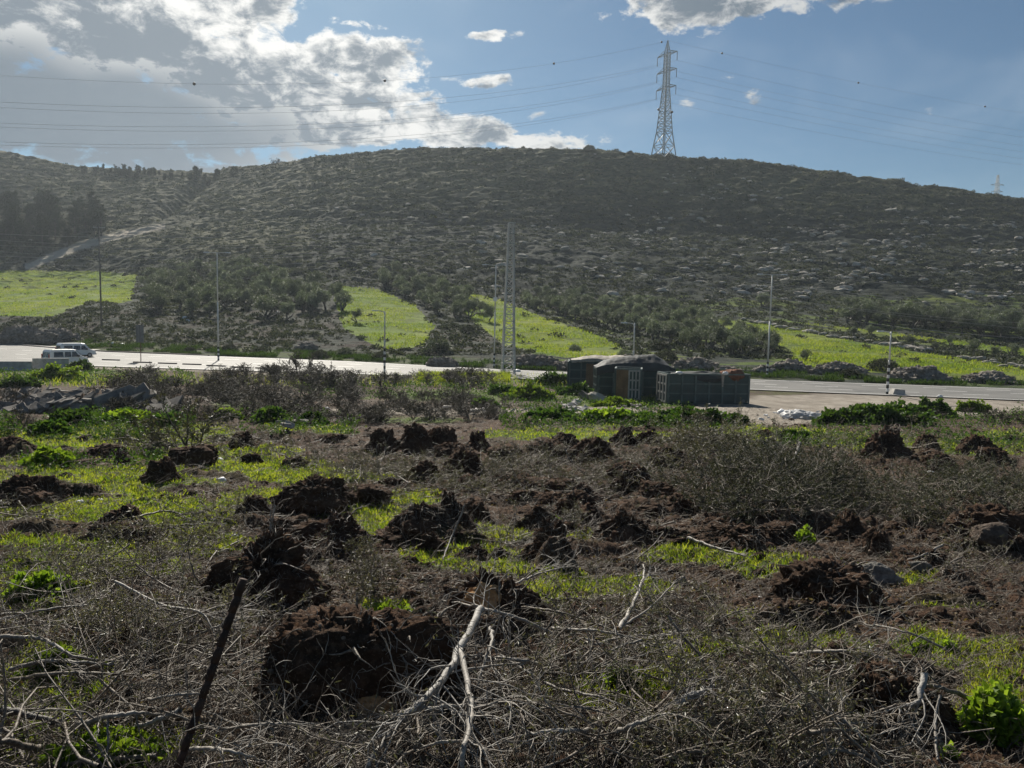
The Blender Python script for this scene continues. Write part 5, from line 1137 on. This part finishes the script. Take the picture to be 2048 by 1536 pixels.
branch([(550,1010,.7),(540,1060,.45),(520,1110,.3)],.010,.006,'spindly upright shoots above the cone shaped stump',BARKP,14,24,tl=.7); branch([(930,1010,.7),(905,1070,.4),(885,1120,.2)],.012,.007,'slender greenish stem leaning beside the pointed stump',BARK,6,25)
# long boughs radiating through the lower tangles
r=np.random.default_rng(5)
for i in range(46):
    x0=r.uniform(-20,2000); y0=r.uniform(1180,1500); 
    if 1380<x0<2048 and y0<1290: continue
    if 520<x0<900 and y0<1400: continue
    a=r.uniform(-.6,.6)+(math.pi if r.random()<.5 else 0); L=r.uniform(120,300); pts=[(x0+math.cos(a)*L*t,min(y0+math.sin(a)*L*t*.6-12*math.sin(t*3),1560),.10+.2*math.sin(t*3)) for t in (0,.33,.66,1)]
    branch(pts,r.uniform(.006,.022),.005,'slender bare bough lying in the tangled foreground brush',[BARK,BARKP,TWIG][i%3],9,100+i,tl=.5)['group']='slender boughs in the foreground brush'
# rusty leaning pole and the timber beams
RUST=plain('rusty_iron',(.05,.029,.02),.85,.1,var=.5,scale=9,dirt=(.10,.05,.03),bs=.6)
a=px3(487,1158,1.0); d0=at_depth(318,1606,3.7); a=at_depth(487,1158,4.0); d0[2]=min(d0[2],onground(d0[0],d0[1])-.1); dd=d0-a
b=MB(); n=14; tt=np.linspace(0,1,n+1)
for k in range(n):
    w=.004*math.sin(k*1.7); b.cyl(a+dd*tt[k],a+dd*tt[k+1],.023+w*.3,.023+.004*math.sin((k+1)*1.7)*.3,12)
o=b.build('rusty_pole',RUST,None,True); prop(o,'rusty iron pole leaning right in front of the brush','pole')
def beam(p,q,w,label,matl,up=.03):
    A=hit([p[0]],[p[1]])[0];B=hit([q[0]],[q[1]])[0]; A[2]=max(onground(*A[:2]),A[2])+up; B[2]=max(onground(*B[:2]),B[2])+up; b=MB(); b.bar(A,B,w); o=b.build('timber_stick',matl); m_=o.modifiers.new('b','BEVEL'); m_.width=w*.15; return prop(o,label,'timber')
TIM=plain('old_timber',(.20,.15,.10),.85,var=.4,scale=12,bs=.5)
beam((262,1472),(432,1464),.035,'straight weathered timber lying behind the foot of the rusty pole',TIM,.07); beam((345,1534),(395,1528),.03,'short timber stub at the bottom edge right of the pole foot',TIM,.05)
beam((1455,1016+2),(1740+0,1012),.05,'thin straight stick in the right brush field',TIM,.3) if False else None

# ---------------- broken asphalt slabs
def hitH(px,py):
    P=hit(px,py); d=ray(px,py); best=P[:,1].copy(); done=np.zeros(len(P),bool)
    for f in np.linspace(.78,1.15,75):
        Y=P[:,1]*f; Q=CAM+d*(Y/d[:,1])[:,None]; g=Q[:,2]-H(Q[:,0],np.nan_to_num(Q[:,1],nan=10.)); c=(g<=0)&~done; best[c]=Y[c]; done|=c
    return CAM+d*(best/d[:,1])[:,None]
def slabs(poly,n,label,group,seed,smin,smax,tiltx,matl,hz=.0,name='paving_chunk',cat='slab'):
    r=np.random.default_rng(seed); px=r.uniform(min(q[0] for q in poly),max(q[0] for q in poly),n*6); py=r.uniform(min(q[1] for q in poly),max(q[1] for q in poly),n*6); ok=inpoly(px,py,poly); P=hitH(px[ok],py[ok])[:n]
    for i,p in enumerate(P):
        s=r.uniform(smin,smax); k=r.integers(5,8); a=np.sort(r.uniform(0,6.28,k)); rad=r.uniform(.6,1,k); X=np.cos(a)*rad*s*.5; Y=np.sin(a)*rad*s*.38; th=r.uniform(.06,.12); V=[(x,y,0) for x,y in zip(X,Y)]+[(x*.97,y*.97,th) for x,y in zip(X,Y)]
        o=MB().add(V,[tuple(range(k))[::-1],tuple(range(k,2*k))]+[(j,(j+1)%k,k+(j+1)%k,k+j) for j in range(k)]).build(name,matl); o.location=(p[0],p[1],h1(p[0],p[1])+hz+r.uniform(0,.12)); o.rotation_euler=(tiltx+r.normal()*.22,r.normal()*.25,r.uniform(-.5,.5)); m_=o.modifiers.new('b','BEVEL'); m_.width=.012; prop(o,label,cat,group)
slabs([(-60,785),(120,778),(250,786),(330,800),(360,826),(300,835),(150,822),(-60,826)],190,'broken grey asphalt slab piled on the bank at the left','broken asphalt slabs on the left bank',61,.6,1.6,R(30),SLAB)
slabs([(120,795),(240,792),(350,815),(355,830),(250,834),(130,815)],22,'large flat asphalt slab lying on the face of the left bank','large slabs on the face of the left bank',62,1.5,2.6,R(30),SLAB,.12)
slabs([(1125,812),(1160,805),(1178,815),(1175,832),(1125,832)],36,'thin broken concrete slab in the small pile in front of the skips','slabs in the small pile in front of the skips',63,.35,.8,R(25),CONC,.15)
slabs([(820,820),(1060,815),(1060,830),(820,828)],10,'flat pale slab fragment beside the track in mid field','slab fragments beside the track',64,.5,1.1,0,CONC,.05); slabs([(560,842),(610,845),(640,860),(560,858)],8,'whitish stone lump among the weeds left of centre','whitish lumps among the weeds',65,.3,.6,.3,LIME,.08,'stone_lump','stone')
slabs([(1210,815),(1320,812),(1330,835),(1220,838)],26,'pale concrete lump scattered in the weeds below the skips','pale lumps in the weeds below the skips',66,.25,.6,.2,LIME,.08,'concrete_lump','rubble')
slabs([(1520,828),(1640,826),(1660,842),(1520,845)],12,'flat white scrap scattered round the crumpled sheeting','white scraps on the gravel',67,.2,.5,.05,WPL,.03,'plastic_scrap','litter')
r=np.random.default_rng(15)
for px,py,w in [(443,963,18),(440,925,14),(200,1003,12),(160,1008,14),(1861,945,16),(1520,1195,10),(890,790,8),(1220,715,6),(370,638,10),(375,644,8),(555,626,8),(470,1075,14),(450,1052,10),(245,690,8),(227,688,8),(1035,745,12),(1565,830,20),(990,1215,14),(655,820,10),(700,845,10),(1880,795,10)]:
    P=hit([px],[py])[0]; s=P[1]/F*w/2; o=lump((P[0],P[1],h1(P[0],P[1])+s*.4),(s,s*.7,s*.6),px,WPL,'litter_scrap','small scrap of white plastic litter on the ground','litter',3,.6,'scraps of white litter')

# ---------------- leafy weeds
def weedmound(px,py,w,h,label,seed,matl=WEED,n=5200,lf=.11,depth=.55,name='weed_mound'):
    P=hit([px],[py])[0]; s=P[1]/F; W_=w*s/2; Hh=h*s; r=np.random.default_rng(seed); d=unit(r.normal(size=(n,3))); d[:,2]=np.abs(d[:,2])*.9; k=.72+.75*fbm(d[:,0]*2.2+seed,d[:,1]*2.2,d[:,2]*2.2,o=3)+.28*fbm(d[:,0]*8,d[:,1]*8+seed,d[:,2]*8,o=3); rr=k*(.78+.25*r.random(n))
    S=d*rr[:,None]*np.array([W_,W_*depth,Hh]); y=P[1]+W_*depth*.6; g=np.array([P[0],y]); z=H(S[:,0]+g[0],S[:,1]+g[1]); S=S+[g[0],g[1],0]; S[:,2]+=z
    lf_=lf*(.6+.8*r.random(n)); D=unit(d*.8+r.normal(size=(n,3))*.8+[0,0,.2]); o=mk(name,*leaves(S,D,lf_,lf_*.85,r),matl); prop(o,label,'weeds'); 
    V,Fs=ico(4); V=V.copy(); V[:,2]=np.abs(V[:,2]); kk=(.58+.62*fbm(V[:,0]*2.2+seed,V[:,1]*2.2,V[:,2]*2.2,o=3)); V=V*kk[:,None]*np.array([W_,W_*depth,Hh]); V[:,2]+=H(V[:,0]+g[0],V[:,1]+g[1])-.03; V+=[g[0],g[1],0]; mk('leafy_core',V,Fs,SOIL if Hh<.2 else matl,o,smooth=True); return o
wd=[(1720,850,150,46,'big dark green weed mound left of the twin mounds at right'),(1790,852,230,50,'widest dark green weed mound right of the gravel'),(1870,835,110,38,'weed mound at the right end of the wide one'),(1950,825,70,26,'small rounded weed mound near the right edge'),(1675,850,80,26,'low weed mound at the left foot of the big mounds'),
 (1390,850,170,42,'dark weed mound in front of the long skip'),(1230,850,150,28,'weed mound in front of the pale lumps'),(1300,852,150,24,'low spreading weeds left of the dark mound'),(1110,845,110,28,'weed clump left of the slab pile'),(1060,800,120,34,'weed mound right of the tall roadside grass'),(1110,770,90,32,'weed mound beside the left end of the skips'),(1150,790,90,26,'weeds at the corner of the left skip'),(1240,815,130,18,'weeds along the foot of the skip doors'),(1010,790,80,22,'weeds below the tall roadside grass'),(970,815,70,22,'dark weeds at the edge of the track'),
 (100,760,130,34,'broad weed mound in front of the white vans'),(155,742,60,24,'weed clump right against the barrier and the vans'),(30,775,90,24,'bright weeds at the left edge below the barrier'),(250,850,130,26,'green weed bank below the broken slabs, right part'),(150,852,130,26,'green weed bank below the broken slabs, left part'),(320,855,90,22,'weeds at the right foot of the slab bank'),(95,875,80,28,'rounded weed clump over a dark clod at left'),(535,848,60,36,'rounded weed bush left of centre beyond the field'),(620,850,60,20,'weeds beside the whitish lumps'),(90,935,80,28,'yellow green weeds at the left by the grass'),(1470,850,60,20,'small weeds at the right end of the dark mound'),(1590,882,60,16,'low weeds right of the brush field top'),(450,842,60,18,'small weeds right of the slab bank')]
for i,(px,py,w,h,lab) in enumerate(wd): weedmound(px,py,w,h,lab,i+5,WEED if ('dark' in lab or i%3) else WEEDB,2600 if w<100 else 5000,.20)
for i,(px,py,w,h,lab,n,l) in enumerate([(195,1560,270,62,'bright leafy weeds at the bottom left corner',2600,.055),(2010,1500,150,130,'tall bright leafy weeds at the lower right edge',2600,.05),(60,1205,150,62,'leafy weeds at the left edge under the grass',2400,.06),(1610,1095,50,36,'small bright weed on the bare soil of the right field',240,.05),(1845,1305,50,26,'upright bright weed on the lower grass strip at right',300,.04),(1900,1308,40,24,'second upright weed on the lower grass strip',220,.04),(1900,1530,36,40,'thin bright weed at the bottom right',160,.04),(90,1360,150,40,'bright weeds among the left boughs',1500,.045),(1250,1385,110,40,'bright weeds showing through the central tangle',900,.045),(770,1235,120,34,'bright grass tufts on top of the largest stump',500,.05),(1110,1055,30,26,'small yellow green weed beside the twiggy soil lump',120,.05)]):
    weedmound(px,py,w,h,lab,i+70,WEEDB,n,l,.7,'leafy_weeds')
r=np.random.default_rng(44); gw=[]
for x0,x1,y0,y1,n in [(1000,1480,765,862,26000),(-30,390,742,772,9000),(-30,390,834,882,14000),(480,720,828,872,6000),(1620,2070,802,858,14000),(600,1000,760,800,8000),(1480,2070,868,900,8000),(40,330,905,945,3000)]:
    px=r.uniform(x0,x1,n); py=r.uniform(y0,y1,n); P=hitH(px,py); f=fbm(P[:,0]*.45+3,P[:,1]*.5,o=4,g=.6)+.04; k=(f>0)&(gravelmask(px,py,P[:,0],P[:,1])<.4); P=P[k]; f=f[k]; P[:,2]=H(P[:,0],P[:,1])+np.minimum(f*1.5,.5)*r.random(len(P)); gw.append(P)
P=np.concatenate(gw); n=len(P); l=(.03+.0022*P[:,1])*(.5+.9*r.random(n)); prop(mk('ground_weeds',*leaves(P,unit(r.normal(size=(n,3))*.9+[0,0,.6]),l,l*.6,r),WEED),'patchy dark green weeds spreading over the rough ground','weeds',kind='stuff')
# verge vegetation beyond the road and tall grass at the near edge
def blades(px,py,ln,wd,matl,name,label,seed,far=False):
    r=np.random.default_rng(seed); P=hit(px,py); ok=~np.isnan(P[:,0]); P=P[ok]; P[:,2]=H(P[:,0],P[:,1])-.01; n=len(P); L=ln(P,r); Wd=wd(P,r)
    D=unit(r.normal(size=(n,3))*[.35,.35,0]+[0,0,1]); S=unit(np.cross(D,r.normal(size=(n,3)))); bend=r.normal(size=(n,3))*[.4,.4,0]
    a=P-S*Wd[:,None]*.5; b=P+S*Wd[:,None]*.5; m1=P+D*L[:,None]*.55; c=m1+S*Wd[:,None]*.38; d=m1-S*Wd[:,None]*.38; e=P+(D+bend*.45)*L[:,None]
    V=np.stack([a,b,c,d,e],1).reshape(-1,3); i=np.arange(n)[:,None]*5; o=mk(name,V,[i+[0,1,2,3],i+[3,2,4]],matl); return prop(o,label,'grass',kind='stuff')
r=np.random.default_rng(91); n=900000; px=r.uniform(-120,2170,n); py=1600-(1600-850)*r.random(n); Pq=hit(px,py); g=grassmask(px,py,Pq[:,0],Pq[:,1]); kp=(g>.35)&(r.random(n)<g*(.35+.65*sstep(1250,900,py)))
blades(px[kp],py[kp],lambda P,r:(.03+.075*r.random(len(P))**1.4)*(.8+P[:,1]/60)*(.7+.6*(fbm(P[:,0]*1.2,P[:,1]*1.2,o=2)+.5)),lambda P,r:.004+.0011*P[:,1],GRASSM,'grass','short bright green grass growing in patches on the torn field',1)
px=np.concatenate([r.uniform(835,1020,9000),r.uniform(-40,1140,2500)]); py=np.concatenate([r.uniform(750,764,9000),r.uniform(750,775,2500)]); ok=~((px<560)&(py<752)); blades(px[ok],py[ok],lambda P,r:.25+.55*r.random(len(P)),lambda P,r:.05+0*P[:,0],GRASSM,'roadside_grass','tall grass along the near edge of the road',2)
n=60000; px=r.uniform(160,2100,n); up=r.uniform(1,10,n)**1.; Pv=[];
xw=r.uniform(-75,62,n); yw=far_edge(xw)+.6+r.random(n)**1.5*9; kk=fbm(xw*.25,yw*.25,o=3)>.02; P=np.stack([xw,yw,H(xw,yw)],1)[kk]; n=len(P); L=.25+.5*r.random(n); S=leaves(P,unit(r.normal(size=(n,3))*.5+[0,0,1]),L,.09,r); prop(mk('verge_weeds',*S,WEED),'green weeds and grass on the far verge of the road','weeds',kind='stuff')
# standing crop blades on the fields
xw=[];n=420000; u=r.uniform(-.75,.8,n); yw=r.uniform(98,330,n); xw=u*yw; P=np.stack([xw,yw,H(xw,yw)],1); qx,qy=proj(P); ok=np.zeros(n,bool)
for q in FIELDS: ok|=inpoly(qx+8*fbm(xw*.12,yw*.12,o=3),qy,q)
P=P[ok&(yw>far_edge(xw)+2)&(fbm(xw*.09,yw*.14,o=4,g=.6)>-.16*r.random(n)-.02)]; n=len(P); S=leaves(P,unit(r.normal(size=(n,3))*.45+[0,0,1]),.25+.25*r.random(n),.12,r); prop(mk('field_grass',*S,leafmat('field_blade',(.09,.135,.018),(.20,.22,.04),.6,.6,.2,.05)),'bright yellow green grass of the fields below the hill','grass',kind='stuff')

# ---------------- air
HZ=.00016
b=MB(); b.box((0,400,75),(2600,2400,184)); hz=b.build('haze',None); M=bpy.data.materials.new('haze'); M.use_nodes=True; t=NT(M.node_tree); o=t.n('ShaderNodeOutputMaterial'); v=t.n('ShaderNodeVolumePrincipled',ins={'Color':(.80,.90,1,1),'Density':HZ,'Anisotropy':.35}); t.t.links.new(v.outputs[0],o.inputs['Volume']); hz.data.materials.append(M); prop(hz,'thin pale haze in the air over the whole valley','haze',kind='stuff')
